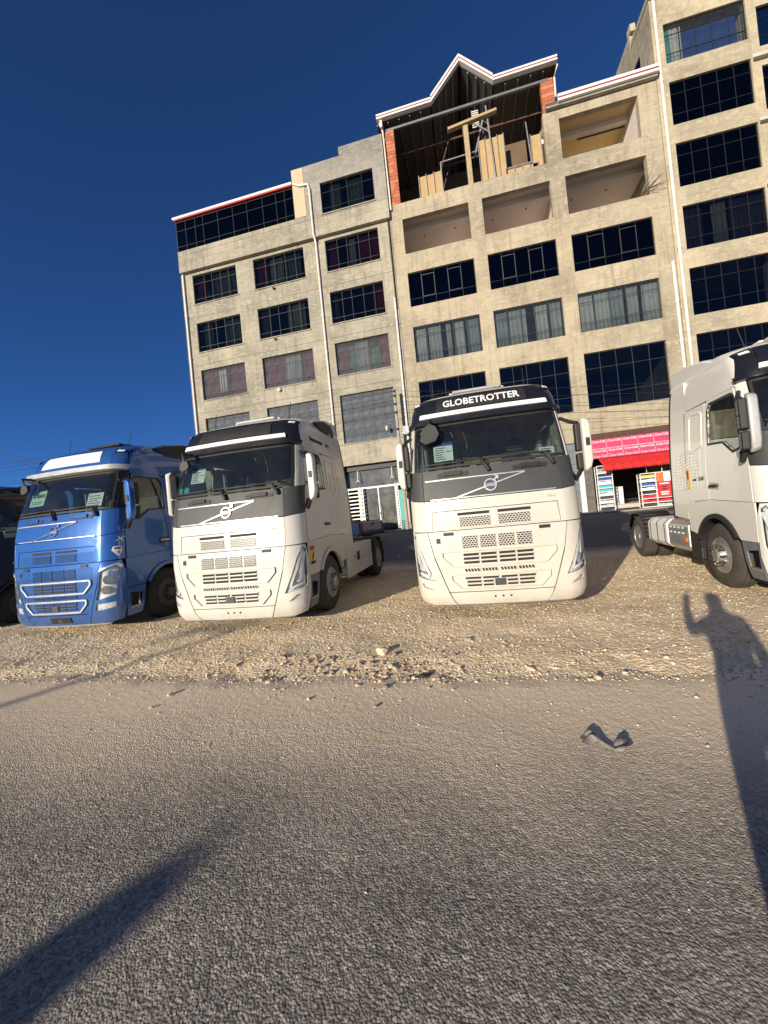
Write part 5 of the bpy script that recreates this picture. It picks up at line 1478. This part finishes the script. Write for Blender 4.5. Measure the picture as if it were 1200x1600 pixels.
notice(T1, .60, .92, 2.36, 2.64, 'paper_white', 'white paper stuck at the driver side of the blue truck windscreen', lines=[(.1, .8, .8), (.1, .9, .62), (.1, .7, .46), (.1, .85, .3), (.1, .6, .15)])
# stickers and lettering are parts of their trucks
def disc(T, x, z, r, mat, name='sticker', off=-0.03):
    mb = MB(); n = 18
    mb.add([(x + r * math.cos(2 * math.pi * k / n), d, z + r * math.sin(2 * math.pi * k / n)) for d in (0, .002) for k in range(n)], [tuple(range(n))[::-1], tuple(range(n, 2 * n))] + [(k, (k + 1) % n, n + (k + 1) % n, n + k) for k in range(n)])
    return wrapF(mb, off).build(name, M[mat], T)
for x in (-1.0, -.86): disc(T2, x, 2.44, .055, 'sticker_teal', 'windscreen_sticker')
wrapF(MB().box(-1.0, -.92, 0, .002, 2.93, 2.96), -.03).build('windscreen_sticker', M['sticker_yellow'], T3)
wrapS(MB().box(.42, .60, 0, .004, .98, 1.28), 1, .003).build('warning_sticker', M['sticker_yellow'], T2)
wrapS(MB().box(.42, .60, .0045, .006, .98, 1.03), 1, .003).build('warning_stripe', M['ink_black'], T2)
wrapS(MB().box(.42, .60, .0045, .006, 1.21, 1.28), 1, .003).build('warning_stripe', M['ink_red'], T2)
mb = MB(); mb.bar((.47, .005, 1.06), (.55, .005, 1.18), .004, .03, up=(0, 1, 0)); wrapS(mb, 1, .003).build('warning_mark', M['ink_black'], T2)
stext('Globetrotter', .13, 1.42, 3.22, 1, .006, T2, M['ink_black'], sx=.95, bold=.002)
for k in range(3): wrapS(MB().box(1.90 + .075 * k, 1.935 + .075 * k, 0, .003, 3.18, 3.25), 1, .006).build('red_mark', M['ink_red'], T2)
stext('Globetrotter', .13, 1.42, 3.22, -1, .006, T2, M['ink_black'], sx=.95, bold=.002)
stext('500', .095, 1.72, 1.76, -1, .006, T4, M['ink_black'], sx=1.25, bold=.001)
wrapS(MB().box(1.88, 2.0, 0, .003, 1.74, 1.77), -1, .006).build('type_plate', M['ink_black'], T4)
wrapS(MB().box(2.12, 2.22, 0, .004, 1.60, 1.95), -1, .004).build('warning_sticker', M['sticker_yellow'], T4)
wrapS(MB().box(2.135, 2.205, .0045, .006, 1.78, 1.93), -1, .004).build('warning_mark', M['ink_red'], T4)
wrapF(MB().box(-.98, -.84, 0, .002, 2.42, 2.60), -.03).build('windscreen_sticker', M['sticker_violet'], T4)
def net_decal(T, sg, y0, y1, z0, z1):
    """fine white net printed on the flank"""
    mb = MB(); n = 9
    for i in range(n + 1):
        y = y0 + (y1 - y0) * i / n; lean = .10 * math.sin(i * 1.3)
        for k in range(6):
            za, zb = z0 + (z1 - z0) * k / 6, z0 + (z1 - z0) * (k + 1) / 6
            ya, yb = y + lean * (k / 6) ** 2, y + lean * ((k + 1) / 6) ** 2
            mb.bar((ya, .001, za), (yb, .001, zb), .002, .008, up=(1, 0, 0))
    for j in range(12):
        z = z0 + (z1 - z0) * j / 11
        cut = .35 * abs(j / 11 - .55)
        for k in range(6):
            ya, yb = y0 + cut + (y1 - y0 - 2 * cut) * k / 6, y0 + cut + (y1 - y0 - 2 * cut) * (k + 1) / 6
            mb.bar((ya, .001, z + .03 * math.sin(k)), (yb, .001, z + .03 * math.sin(k + 1)), .002, .007)
    o = wrapS(mb, sg, .006).build('net_decal', M['decal_white'], T)
    tag(o, kind='stuff')
net_decal(T4, -1, 1.72, 2.75, 1.62, 2.25)
net_decal(T2, 1, 1.62, 2.5, 1.5, 2.6)
stext('X', .11, .30, 1.72, 1, .006, T1, M['silver_trim'], sx=1.5, shear=.3, bold=.004, name='type_mark')
hs = panel('hazard_sticker', [SY(.20, 1.59), SY(.31, 1.59), SY(.33, 1.52), SY(.26, 1.40), SY(.18, 1.52)], M['paper_white'], T1, off=.005, thick=.004, bevel=0)
panel('hazard_text', [SY(.215, 1.54), SY(.30, 1.54), SY(.30, 1.57), SY(.215, 1.57)], M['ink_black'], hs, off=.007, thick=.001, bevel=0)
panel('hazard_mark', [SY(.25, 1.46), SY(.28, 1.46), SY(.28, 1.50), SY(.25, 1.50)], M['ink_red'], hs, off=.007, thick=.001, bevel=0)
for z in (2.95, 2.78):
    wrapF(fbox(MB(), -1.1, 1.15, z, z + .035, .05, .07), 0).build('silver_bar', M['silver_trim'], T5)

# ------------------------------------------------------------------ the drinks shop on the right
ban = empty('shop_banner'); tag(ban, 'pink and red banner printed with rows of Coca-Cola, above the red awning', 'banner')
YB0 = YF - 0.26
MB().prism([(YB0, 3.46), (YB0 - .02, 3.46), (YB0 + .10, 4.40), (YB0 + .12, 4.40)], 6.24, 10.35, 'yz').build('banner_sheet', M['banner_pink'], ban)
def onban(x, z, d=0.0): return (x, YB0 - .022 + .12 * (z - 3.46) / .94 - d, z)
g = MB()
for k in range(1, 6): x = 6.24 + k * .69; g.add([onban(x - .008, 3.47, .002), onban(x + .008, 3.47, .002), onban(x + .008, 4.39, .002), onban(x - .008, 4.39, .002)], [(0, 1, 2, 3)])
for z in (3.93,): g.add([onban(6.25, z - .012, .003), onban(10.34, z - .012, .003), onban(10.34, z + .012, .003), onban(6.25, z + .012, .003)], [(0, 1, 2, 3)])
tag(g.build('print_lines', M['banner_pale'], ban), kind='stuff')
cv, cf = text_geo('Coca-Cola', .17, shear=.35, depth=.001, bold=.002)
for z in (4.29, 3.82, 3.55):
    for k in range(6):
        mb = MB(); mb.add([onban(6.58 + k * .69 + a * .80, z + b, .004 + c) for a, b, c in cv], cf)
        mb.build('lettering', M['panel_white'] if z != 3.55 else M['banner_pale'], ban)
bv, bf = text_geo('refresca', .11, shear=.3, depth=.001)
for k in range(0): pass
aw = empty('awning'); tag(aw, 'red canvas awning with a scalloped edge over the shop entrance', 'awning')
ay0, ay1 = YF - .30, 20.0
vs, fs = [], []
nx = 40
for i in range(nx + 1):
    x = 6.45 + (10.35 - 6.45) * i / nx
    for j in range(5):
        t = j / 4
        vs.append((x, ay0 + (ay1 - ay0) * t, 3.46 - .42 * t - .03 * math.sin(math.pi * t) + .008 * math.sin(i * 1.7)))
for i in range(nx):
    for j in range(4): fs.append((i * 5 + j, (i + 1) * 5 + j, (i + 1) * 5 + j + 1, i * 5 + j + 1))
o = MB().add(vs, fs).build('awning_canvas', M['red_canvas'], aw, smooth=60)
sm = o.modifiers.new('thick', 'SOLIDIFY'); sm.thickness = .006
vl = MB(); n = 168
vs = []
for i in range(n + 1):
    x = 6.45 + 3.9 * i / n
    sc_ = abs(math.sin(math.pi * i / 6)) * .045
    wv = .012 * math.sin(i * .35)
    vs += [(x, ay1, 3.035), (x, ay1 - .01 + wv, 2.90), (x, ay1 - .015 + wv * 1.6, 2.80 - sc_)]
fs = []
for i in range(n):
    for j in range(2): fs.append((i * 3 + j, (i + 1) * 3 + j, (i + 1) * 3 + j + 1, i * 3 + j + 1))
o = MB().add(vs, fs).build('awning_valance', M['red_canvas'], aw, smooth=60)
sm = o.modifiers.new('thick', 'SOLIDIFY'); sm.thickness = .004
for x in (6.5, 10.3): MB().tube([(x, YF - .02, 2.7), (x, ay1 + .02, 3.02)], .015).build('awning_arm', M['white_metal'], aw, smooth=50)
PC = [plain('packet_%s' % k, c, .5, var=.25, scale=20) for k, c in (('blue', (.03, .12, .5)), ('white', (.75, .76, .74)), ('yellow', (.75, .55, .05)), ('cyan', (.08, .5, .6)), ('red', (.6, .03, .04)), ('black', (.05, .05, .05)), ('silver', (.45, .47, .5)))]
PN = ['blue', 'white', 'yellow', 'cyan', 'red', 'black', 'silver']
ORD = ['first', 'second', 'third', 'fourth', 'fifth', 'sixth', 'seventh', 'eighth', 'ninth', 'tenth', 'eleventh', 'twelfth']
def rack(label, x0, x1, z0, z1, y, cols, rows, where, palette, lean=0.0, depth=.34):
    r = empty('display_rack', (x0, y, z0)); tag(r, label, 'rack')
    w, h = x1 - x0, z1 - z0
    def pt(x, yy, z): return (x, yy + lean * z, z)
    for i in range(cols + 1):
        x = w * i / cols
        MB().bar(pt(x, 0, 0), pt(x, 0, h), .035, .035).build('rack_post', M['white_metal'], r)
        MB().bar(pt(x, depth, 0), pt(x, depth, h), .03, .03).build('rack_post', M['white_metal'], r)
    for j in range(rows + 1):
        z = h * j / rows
        MB().box(0, w, lean * z, depth + lean * z, z - .008, z + .008).build('rack_shelf', M['white_metal'], r)
        MB().box(0, w, lean * z - .022, lean * z - .004, z - .006, z + .03).build('shelf_edge', M['white_metal'], r)
    for j in range(rows):
        for i in range(cols):
            k = palette[(j * cols + i) % len(palette)]
            for q in range(2):
                xa = x0 + w * i / cols + .03 + q * (w / cols - .05) / 2; xb = xa + (w / cols - .05) / 2 - .012
                hh = h / rows * random.uniform(.55, .8)
                z = z0 + h * j / rows + .009
                p = MB().box(xa, xb, y + lean * (z - z0) + .02 + random.uniform(0, .05), y + lean * (z - z0) + .25, z, z + hh).build('product_box', PC[k], None, bevel=.006)
                tag(p, '%s %s packet on the %s shelf up, %s' % (('left', 'right')[q], PN[k], ORD[j], where % '' if cols == 1 else where % ('left', 'middle', 'right')[i]), 'packet', 'goods on the shop racks')
    return r
rack('tall white rack of goods at the left of the red awning', 6.30, 6.95, .87, 3.05, 20.55, 1, 12, 'tall goods rack%s', [5, 6, 1, 5, 1, 3, 3, 1, 0, 5, 6, 5])
rack('wide white rack of coloured goods under the red awning', 8.05, 9.95, .87, 2.45, 20.30, 3, 8, '%s bay of the wide goods rack', [5, 6, 5, 4, 4, 4, 4, 1, 4, 5, 4, 0, 1, 4, 5, 0, 4, 0, 1, 4, 1, 2, 1, 2, 3, 4, 3])
sg_ = empty('price_board', (8.99, 20.24, 1.3)); tag(sg_, 'red price board hung on the front of the wide goods rack', 'sign')
MB().box(-.285, .285, -.012, .012, 0, 1.13).build('board', M['fascia_bright_red'], sg_)
MB().box(-.28, -.02, -.016, -.0125, .72, 1.12).build('picture_panel', plain('print_orange', (.75, .2, .05), .5, var=.4, scale=12), sg_)
MB().box(0.0, .28, -.016, -.0125, .72, 1.12).build('picture_panel', M['paper_white'], sg_)
for k, (w, z) in enumerate(((.20, .62), (.10, .47), (.10, .36), (.18, .22), (.16, .12))):
    MB().box(-w, w, -.016, -.0125, z - .025, z + .025).build('text_line', M['paper_white'] if k in (0, 3, 4) else M['ink_black'], sg_)
MB().box(7.15, 7.95, 22.2, 22.6, .9, 2.0).build('shop_counter', M['panel_white'], B)
for x in (8.45, 9.1): MB().tube([(x, 20.55, 2.46), (x, 20.55, 3.0)], .01).build('hanging_rod', M['chrome'], B)
# rack in the window of the shop on the left
lr = empty('display_rack', (-6.55, YF - .02, .87)); tag(lr, 'white barred rack beside the glass shop doors on the left', 'rack')
for x in (0, .62, .70, .86): MB().bar((x, 0, 0), (x, 0, 2.55), .05, .05).build('rack_post', M['white_metal'], lr)
for k in range(12):
    MB().box(.03, .59, -.03, .06, .12 + k * .21, .19 + k * .21).build('rack_bar', M['white_metal'], lr)
    MB().box(.72, .84, -.02, .04, .08 + k * .21, .20 + k * .21).build('rack_tile', M['panel_white'], lr)
lr2 = empty('display_rack', (-3.82, YF - .03, .87)); tag(lr2, 'narrow white grid beside the teal pillar', 'rack')
for x in (0, .16): MB().bar((x, 0, 0), (x, 0, 2.6), .03, .03).build('rack_post', M['white_metal'], lr2)
for k in range(16): MB().box(.02, .14, -.015, .015, .1 + k * .155, .15 + k * .155).build('rack_bar', M['white_metal'], lr2)

# ------------------------------------------------------------------ pole, cables, dish
px_, py_ = -3.24, 20.42
up = empty('utility_pole', (px_, py_, .85)); tag(up, 'slim utility pole with stacked insulators in front of the facade', 'pole')
MB().tube([(0, 0, 0), (0, 0, 7.6)], [.10, .075], 12).build('pole', M['pole_concrete'], up, smooth=50)
for z in (5.4, 6.3, 6.75, 7.2, 7.45):
    MB().lathe([(-.05, .03), (-.04, .055), (0, .04), (.04, .055), (.05, .03)], 10, 'z', (0, -.14, z)).build('insulator', M['plastic_black'], up, smooth=40)
    MB().bar((0, -.14, z), (0, .02, z), .03, .03).build('bracket', M['galvanised'], up)
def cable(pts, label, r=.008, sag=.15):
    out = []
    for a, b in zip(pts[:-1], pts[1:]):
        a, b = Vector(a), Vector(b)
        for k in range(13):
            t = k / 12
            p = a.lerp(b, t); p.z -= sag * 4 * t * (1 - t)
            if not out or k: out.append(p)
    o = MB().tube(out, r, 6).build('power_cable', M['black_cable'], None, smooth=60)
    tag(o, label, 'cable', 'cables along the facade')
for k, (zl, zp, zr) in enumerate(((7.75, 8.3, 6.4), (7.5, 8.05, 5.9), (7.25, 7.6, 5.35), (6.3, 7.15, 5.1), (5.6, 6.25, 4.85))):
    cable([(-34, 20.1, zl), (px_, py_ - .15, zp), (11.6, 20.2, zr), (30, 20.0, zr)], ['topmost cable on the utility pole', 'second cable from the top of the utility pole', 'third cable from the top of the utility pole', 'fourth cable from the top of the utility pole', 'lowest cable on the utility pole'][k], sag=.18)
cable([(-75, 45, 21.0), (-68.72, 45, 17.86), (-63.33, 45, 15.1), (-45, 45, 7.5)], 'upper thin cable against the sky at the far left', r=.035, sag=.05)
cable([(-75, 45, 20.1), (-68.8, 45, 17.08), (-64.0, 45, 14.6), (-45, 45, 6.7)], 'lower thin cable against the sky at the far left', r=.035, sag=.05)
sdh = empty('satellite_dish', (-2.86, 20.62, 6.2)); tag(sdh, 'small white satellite dish on the seam between two concrete buildings', 'dish')
MB().lathe([(0, .001), (-.015, .12), (-.05, .22), (-.06, .235), (-.045, .235), (0.0, .12), (.02, .001)], 24, 'y').build('dish', M['porcelain'], sdh, smooth=40)
MB().tube([(0, .02, 0), (0, .2, -.05), (0, .40, -.05)], .02).build('mount', M['galvanised'], sdh, smooth=50)
MB().tube([(0, -.05, -.2), (0, -.3, -.05)], .012).build('feed_arm', M['galvanised'], sdh, smooth=50)
fl = empty('flood_lamp', (-3.9, 20.75, 6.35)); tag(fl, 'small white lamp hanging in front of the tall dusty window', 'lamp')
MB().lathe([(0, .03), (.05, .07), (.2, .09), (.26, .05)], 14, 'z').build('lamp_body', M['porcelain'], fl, smooth=40)
MB().tube([(0, 0, .26), (0, .1, .42), (0, .24, .45)], .012).build('lamp_arm', M['galvanised'], fl, smooth=50)

# ------------------------------------------------------------------ pickup behind the white truck
pk = empty('pickup_truck', (-4.15, 16.25, ground_z(16.2)), rad(70))
tag(pk, 'silver pickup with red tail lights parked behind the white truck', 'pickup')
SPn = plain('paint_silver', (.30, .31, .33), .35, metal=.5, coat=.5, var=.1)
# local: rear faces -y, length along +y
prof = [(0.02, .48), (0.0, .62), (.02, 1.02), (1.55, 1.02), (1.60, 1.05), (1.75, 1.62), (3.05, 1.66), (3.75, 1.12), (4.85, 1.00), (5.0, .60), (4.95, .42)]
low = [(4.55, .42), (4.45, .66), (4.2, .80), (3.9, .80), (3.65, .66), (3.55, .42), (1.42, .42), (1.32, .66), (1.08, .80), (.78, .80), (.54, .66), (.44, .45)]
MB().prism(prof + low, -.88, .88, 'yz').build('body', SPn, pk, bevel=.05, seg=3)
MB().box(-.80, .80, .06, 1.5, 1.022, 1.05).build('bed_cover', M['plastic_black'], pk, bevel=.02)
MB().box(-.70, .70, -.03, -.002, .62, 1.0).build('tailgate', SPn, pk, bevel=.02)
MB().box(-.10, .10, -.05, -.03, .86, .93).build('tailgate_handle', M['plastic_black'], pk, bevel=.01)
MB().box(-.85, .85, -.12, .0, .42, .56).build('bumper', M['plastic_black'], pk, bevel=.03)
for sg in (-1, 1):
    MB().box(sg * .70, sg * .885, -.025, .08, .60, 1.0).build('tail_light', M['lamp_red'], pk, bevel=.02)
    MB().prism([(1.72, 1.10), (1.84, 1.55), (2.95, 1.58), (3.5, 1.14)], sg * .882, sg * .888, 'yz').build('side_window', M['glass_black'], pk)
    for y in (.93, 4.05):
        w = empty('wheel'); w.parent = pk; w.location = (sg * .88, y, .36)
        MB().lathe([(0, .20), (-.01, .30), (.03, .355), (.2, .355), (.24, .30), (.22, .2)], 24, 'x', sgn=-sg).build('tyre', M['rubber'], w, smooth=40)
        MB().lathe([(.0, .21), (.02, .18), (.03, .06), (0, .001)], 20, 'x', sgn=-sg).build('rim', M['rim_silver'], w, smooth=40)
MB().prism([(1.585, 1.10), (1.575, 1.14), (1.70, 1.56), (1.715, 1.52)], -.72, .72, 'yz').build('rear_window', M['glass_black'], pk)

# ------------------------------------------------------------------ loose stones and litter
def rock(x, y, s, label, mat=None, seed=0, name='stone', group='larger stones by the road edge'):
    r = random.Random(seed)
    bm = bmesh.new(); bmesh.ops.create_icosphere(bm, subdivisions=2, radius=1)
    k = [Vector((r.gauss(0, 1), r.gauss(0, 1), r.gauss(0, 1))).normalized() for _ in range(9)]
    for v in bm.verts:
        for q in k:
            dd = v.co.dot(q)
            if dd > .62: v.co -= q * (dd - .62) * .85
        v.co.x *= s * 1.25; v.co.y *= s; v.co.z *= s * .75
        v.co *= 1 + .05 * r.gauss(0, 1)
    me = bpy.data.meshes.new(name); bm.to_mesh(me); bm.free()
    o = finish(me, name, mat or SM, None, smooth=25)
    gz = float(max(lot_z(np.array([x]), np.array([y]))[0], road_z(np.array([x]), np.array([y]))[0]))
    o.location = (x, y, gz + s * .4); o.rotation_euler = (0, 0, r.uniform(0, 6))
    tag(o, label, 'stone', group)
rock(-1.18, 4.50, .075, 'largest pale stone, lying on the gravel between the two white trucks', seed=2)
rock(-3.23, 3.44, .035, 'lone stone on the asphalt in front of the left white truck', seed=3)
rock(-3.21, 3.18, .022, 'smaller stone on the asphalt nearest the road, left of centre', seed=4)
rock(-.17, 4.86, .05, 'dark angular stone on the gravel in front of the GLOBETROTTER truck', SMD, seed=5)
rock(-.60, 3.90, .05, 'black lump at the road edge in front of the GLOBETROTTER truck', plain('tar_black', (.03, .035, .04), .6), seed=6)
rock(-.96, 3.25, .022, 'small dark pebble alone on the asphalt at the centre', SMD, seed=7)
rr_ = random.Random(5)
for k in range(9):
    x = rr_.uniform(-2.4, 2.2)
    rock(x, 4.05 + rr_.gauss(0, .13), rr_.uniform(.022, .036), 'fist-sized tan stone among the pebbles of the road edge', seed=20 + k)
# crumpled scrap on the asphalt
n, m_ = 30, 12
vs, fs = [], []
rs_ = random.Random(9)
creases = [(rs_.uniform(-1, 1), rs_.uniform(-1, 1), rs_.uniform(0, 1), rs_.uniform(.012, .03)) for _ in range(12)]
for i in range(n + 1):
    u = i / n
    wdt = .10 * (0.55 + 0.5 * abs(math.sin(u * 4.4 + .4)))
    for j in range(m_ + 1):
        v = j / m_ - .5
        zz = .004 + .034 * math.exp(-((u - .30) / .13) ** 2) * (1 - 2.2 * v * v) + .020 * math.exp(-((u - .85) / .1) ** 2)
        for (p, q, r_, am) in creases:
            tt = (p * (u * 2.2) + q * v * 2 + r_ * 3) % 1.0
            zz += am * .55 * (abs(tt - .5) * 2 - .5)
        vs.append((.60 + .26 * u + .015 * math.sin(v * 9), 2.80 + .05 * math.sin(u * 6.5) - .02 * u + v * wdt, max(.004, zz)))
for i in range(n):
    for j in range(m_): fs.append((i * (m_ + 1) + j, (i + 1) * (m_ + 1) + j, (i + 1) * (m_ + 1) + j + 1, i * (m_ + 1) + j + 1))
o = MB().add(vs, fs).build('crumpled_scrap', plain('scrap_grey', (.19, .175, .155), .6, var=.5, scale=38), None, smooth=28)
sm = o.modifiers.new('thick', 'SOLIDIFY'); sm.thickness = .003
tag(o, 'crumpled grey scrap lying alone on the asphalt', 'litter')

# ------------------------------------------------------------------ what stands behind the lens and throws shadows into the picture
pst = empty('concrete_post'); tag(pst, 'thick concrete post behind the photographer whose shadow falls bottom left', 'post')
D2 = Vector((math.sin(rad(SUN_AZ)), math.cos(rad(SUN_AZ)), 0)); TE = math.tan(rad(SUN_EL))
hp = 3.0
b0 = Vector((-1.55, 1.72, 0)) - D2 * (hp / TE)
pst.location = b0
MB().lathe([(0, .28), (2.6, .21), (2.9, .18), (3.0, .10)], 16, 'z').build('post_body', M['pole_concrete'], pst, smooth=40)
MB().lathe([(-.05, .40), (.10, .38), (.12, .29)], 16, 'z').build('post_footing', M['concrete_grey'], pst, smooth=40)
lp = empty('lamp_pole'); tag(lp, 'tall thin steel pole far behind the photographer, its faint shadow crossing the gravel', 'pole')
hp = 6.2
lp.location = Vector((-3.95, 5.85, 0)) - D2 * (hp / TE)
MB().tube([(0, 0, 0), (0, 0, hp)], [.085, .06], 12).build('pole_shaft', M['galvanised'], lp, smooth=50)
MB().tube([(0, 0, hp - .05), (-.5, -.3, hp + .15), (-1.0, -.6, hp + .12)], .04, 8).build('lamp_arm', M['galvanised'], lp, smooth=50)
MB().box(-1.25, -.95, -.72, -.55, hp + .05, hp + .15).build('lamp_head', M['plastic_black'], lp, bevel=.03)

# photographer: stands right of the lens, phone held out in the raised left hand
def person():
    joints, edges, radii = [], [], []
    def J(p, r):
        joints.append(p); radii.append(tuple(1.08 * q for q in r) if isinstance(r, tuple) else (1.1 * r, 1.1 * r)); return len(joints) - 1
    def E(a, b): edges.append((a, b))
    bx, by = .21, -.30
    pel = J((bx, by, .96), (.155, .115))
    wai = J((bx, by, 1.10), (.145, .105)); ches = J((bx, by + .01, 1.28), (.17, .12)); sh = J((bx, by, 1.42), (.13, .09))
    nk = J((bx, by, 1.50), .085); nk2 = J((bx, by + .01, 1.55), .075); hd = J((bx, by + .02, 1.63), (.088, .098)); hd2 = J((bx, by + .02, 1.71), (.084, .096)); tp = J((bx, by + .01, 1.75), .055)
    for a, b in ((pel, wai), (wai, ches), (ches, sh), (sh, nk), (nk, nk2), (nk2, hd), (hd, hd2), (hd2, tp)): E(a, b)
    for sg in (-1, 1):
        hip = J((bx + .10 * sg, by, .88), .10); kn = J((bx + .11 * sg, by + .01, .49), .065); an = J((bx + .12 * sg, by - .02, .09), .042); to = J((bx + .14 * sg, by + .14, .04), .038)
        E(pel, hip); E(hip, kn); E(kn, an); E(an, to)
    ls = J((bx - .19, by, 1.40), .068); le = J((bx - .28, by + .08, 1.30), .060); lw = J((bx - .27, by + .17, 1.53), .040); lh = J((bx - .265, by + .20, 1.60), .032)
    rs = J((bx + .19, by, 1.40), .068); re = J((bx + .215, by - .05, 1.13), .05); rw = J((bx + .20, by + .04, .92), .034); rh = J((bx + .195, by + .06, .86), .036)
    for a, b in ((sh, ls), (ls, le), (le, lw), (lw, lh), (sh, rs), (rs, re), (re, rw), (rw, rh)): E(a, b)
    me = bpy.data.meshes.new('person_body'); me.from_pydata(joints, edges, [])
    o = bpy.data.objects.new('person_body', me); link(o)
    bmm = bmesh.new(); bmm.from_mesh(me); lay = bmm.verts.layers.skin.verify()
    bmm.verts.ensure_lookup_table()
    for v, r in zip(bmm.verts, radii): v[lay].radius = r
    bmm.verts[pel][lay].use_root = True
    bmm.to_mesh(me); bmm.free()
    o.modifiers.new('skin', 'SKIN').use_smooth_shade = True
    o.modifiers.new('sub', 'SUBSURF').levels = 2
    o.modifiers['sub'].render_levels = 2
    return o, (bx, by)
bpy.context.view_layer.update()
pb, (bx, by) = person()
dg = bpy.context.evaluated_depsgraph_get()
me = bpy.data.meshes.new_from_object(pb.evaluated_get(dg))
bpy.data.objects.remove(pb)
skin, jean, coat, hair = plain('skin', (.36, .21, .14), .55), plain('denim', (.05, .07, .13), .9), plain('jacket', (.06, .06, .065), .85), plain('hair', (.015, .012, .01), .6)
me.materials.clear()
for m in (skin, jean, coat, hair, M['plastic_black']): me.materials.append(m)
for p in me.polygons:
    c = p.center
    p.use_smooth = True
    hand = c.z < .90 and c.x > bx + .165 and c.y > by + .02 or (c.x < bx - .21 and c.z > 1.56)
    p.material_index = 4 if c.z < .09 else 0 if hand else 1 if c.z < .95 else 2 if c.z < 1.51 or c.x < bx - .17 else 3 if (c.z > 1.69 or (c.z > 1.60 and c.y < by - .01)) else 0
pr = empty('person'); tag(pr, 'person in dark jacket and jeans behind the lens, phone raised in one hand', 'person')
o = bpy.data.objects.new('body', me); link(o, pr)
for sg in (-1, 1):
    MB().lathe([(0, .001), (.004, .011), (.008, .001)], 8, 'y', (bx + .03 * sg, by + .125, 1.655)).build('eye', M['ink_black'], pr)
MB().tube([(bx, by + .12, 1.665), (bx, by + .15, 1.62), (bx, by + .12, 1.612)], [.010, .016, .008], 8).build('nose', skin, pr, smooth=60)
hx, hy, hz = bx - .265, by + .20, 1.62
for k, dzf in enumerate((.055, .035, .012, -.012)):
    MB().tube([(hx + .005, hy, hz + dzf - .01), (hx - .01, hy + .03, hz + dzf), (hx + .01, hy + .055, hz + dzf), (hx + .03, hy + .05, hz + dzf)], [.010, .009, .0085, .007], 7).build('finger', skin, pr, smooth=60)
MB().tube([(hx + .02, hy - .01, hz - .02), (hx + .04, hy + .0, hz + .02), (hx + .045, hy + .015, hz + .045)], [.012, .010, .008], 7).build('thumb', skin, pr, smooth=60)
for k in range(4):
    x0 = bx + .185 + .010 * k
    MB().tube([(x0, by + .03 + .016 * k, .80), (x0, by + .035 + .017 * k, .74 - .006 * (2 - abs(k - 1.5))), (x0 - .012, by + .035 + .017 * k, .71)], [.010, .009, .007], 7).build('finger', skin, pr, smooth=60)
MB().tube([(bx + .175, by + .08, .86), (bx + .165, by + .10, .83), (bx + .165, by + .10, .80)], [.011, .010, .008], 7).build('thumb', skin, pr, smooth=60)
ph = empty('phone', (hx + .045, hy + .035, hz + .01)); tag(ph, 'dark phone held up in the photographer\'s left hand', 'phone')
MB().box(-.036, .036, -.004, .004, -.075, .075).build('phone_body', M['plastic_black'], ph, bevel=.006)
MB().box(-.028, -.002, .004, .007, .035, .070).build('phone_lens', M['glass_black'], ph, bevel=.003)
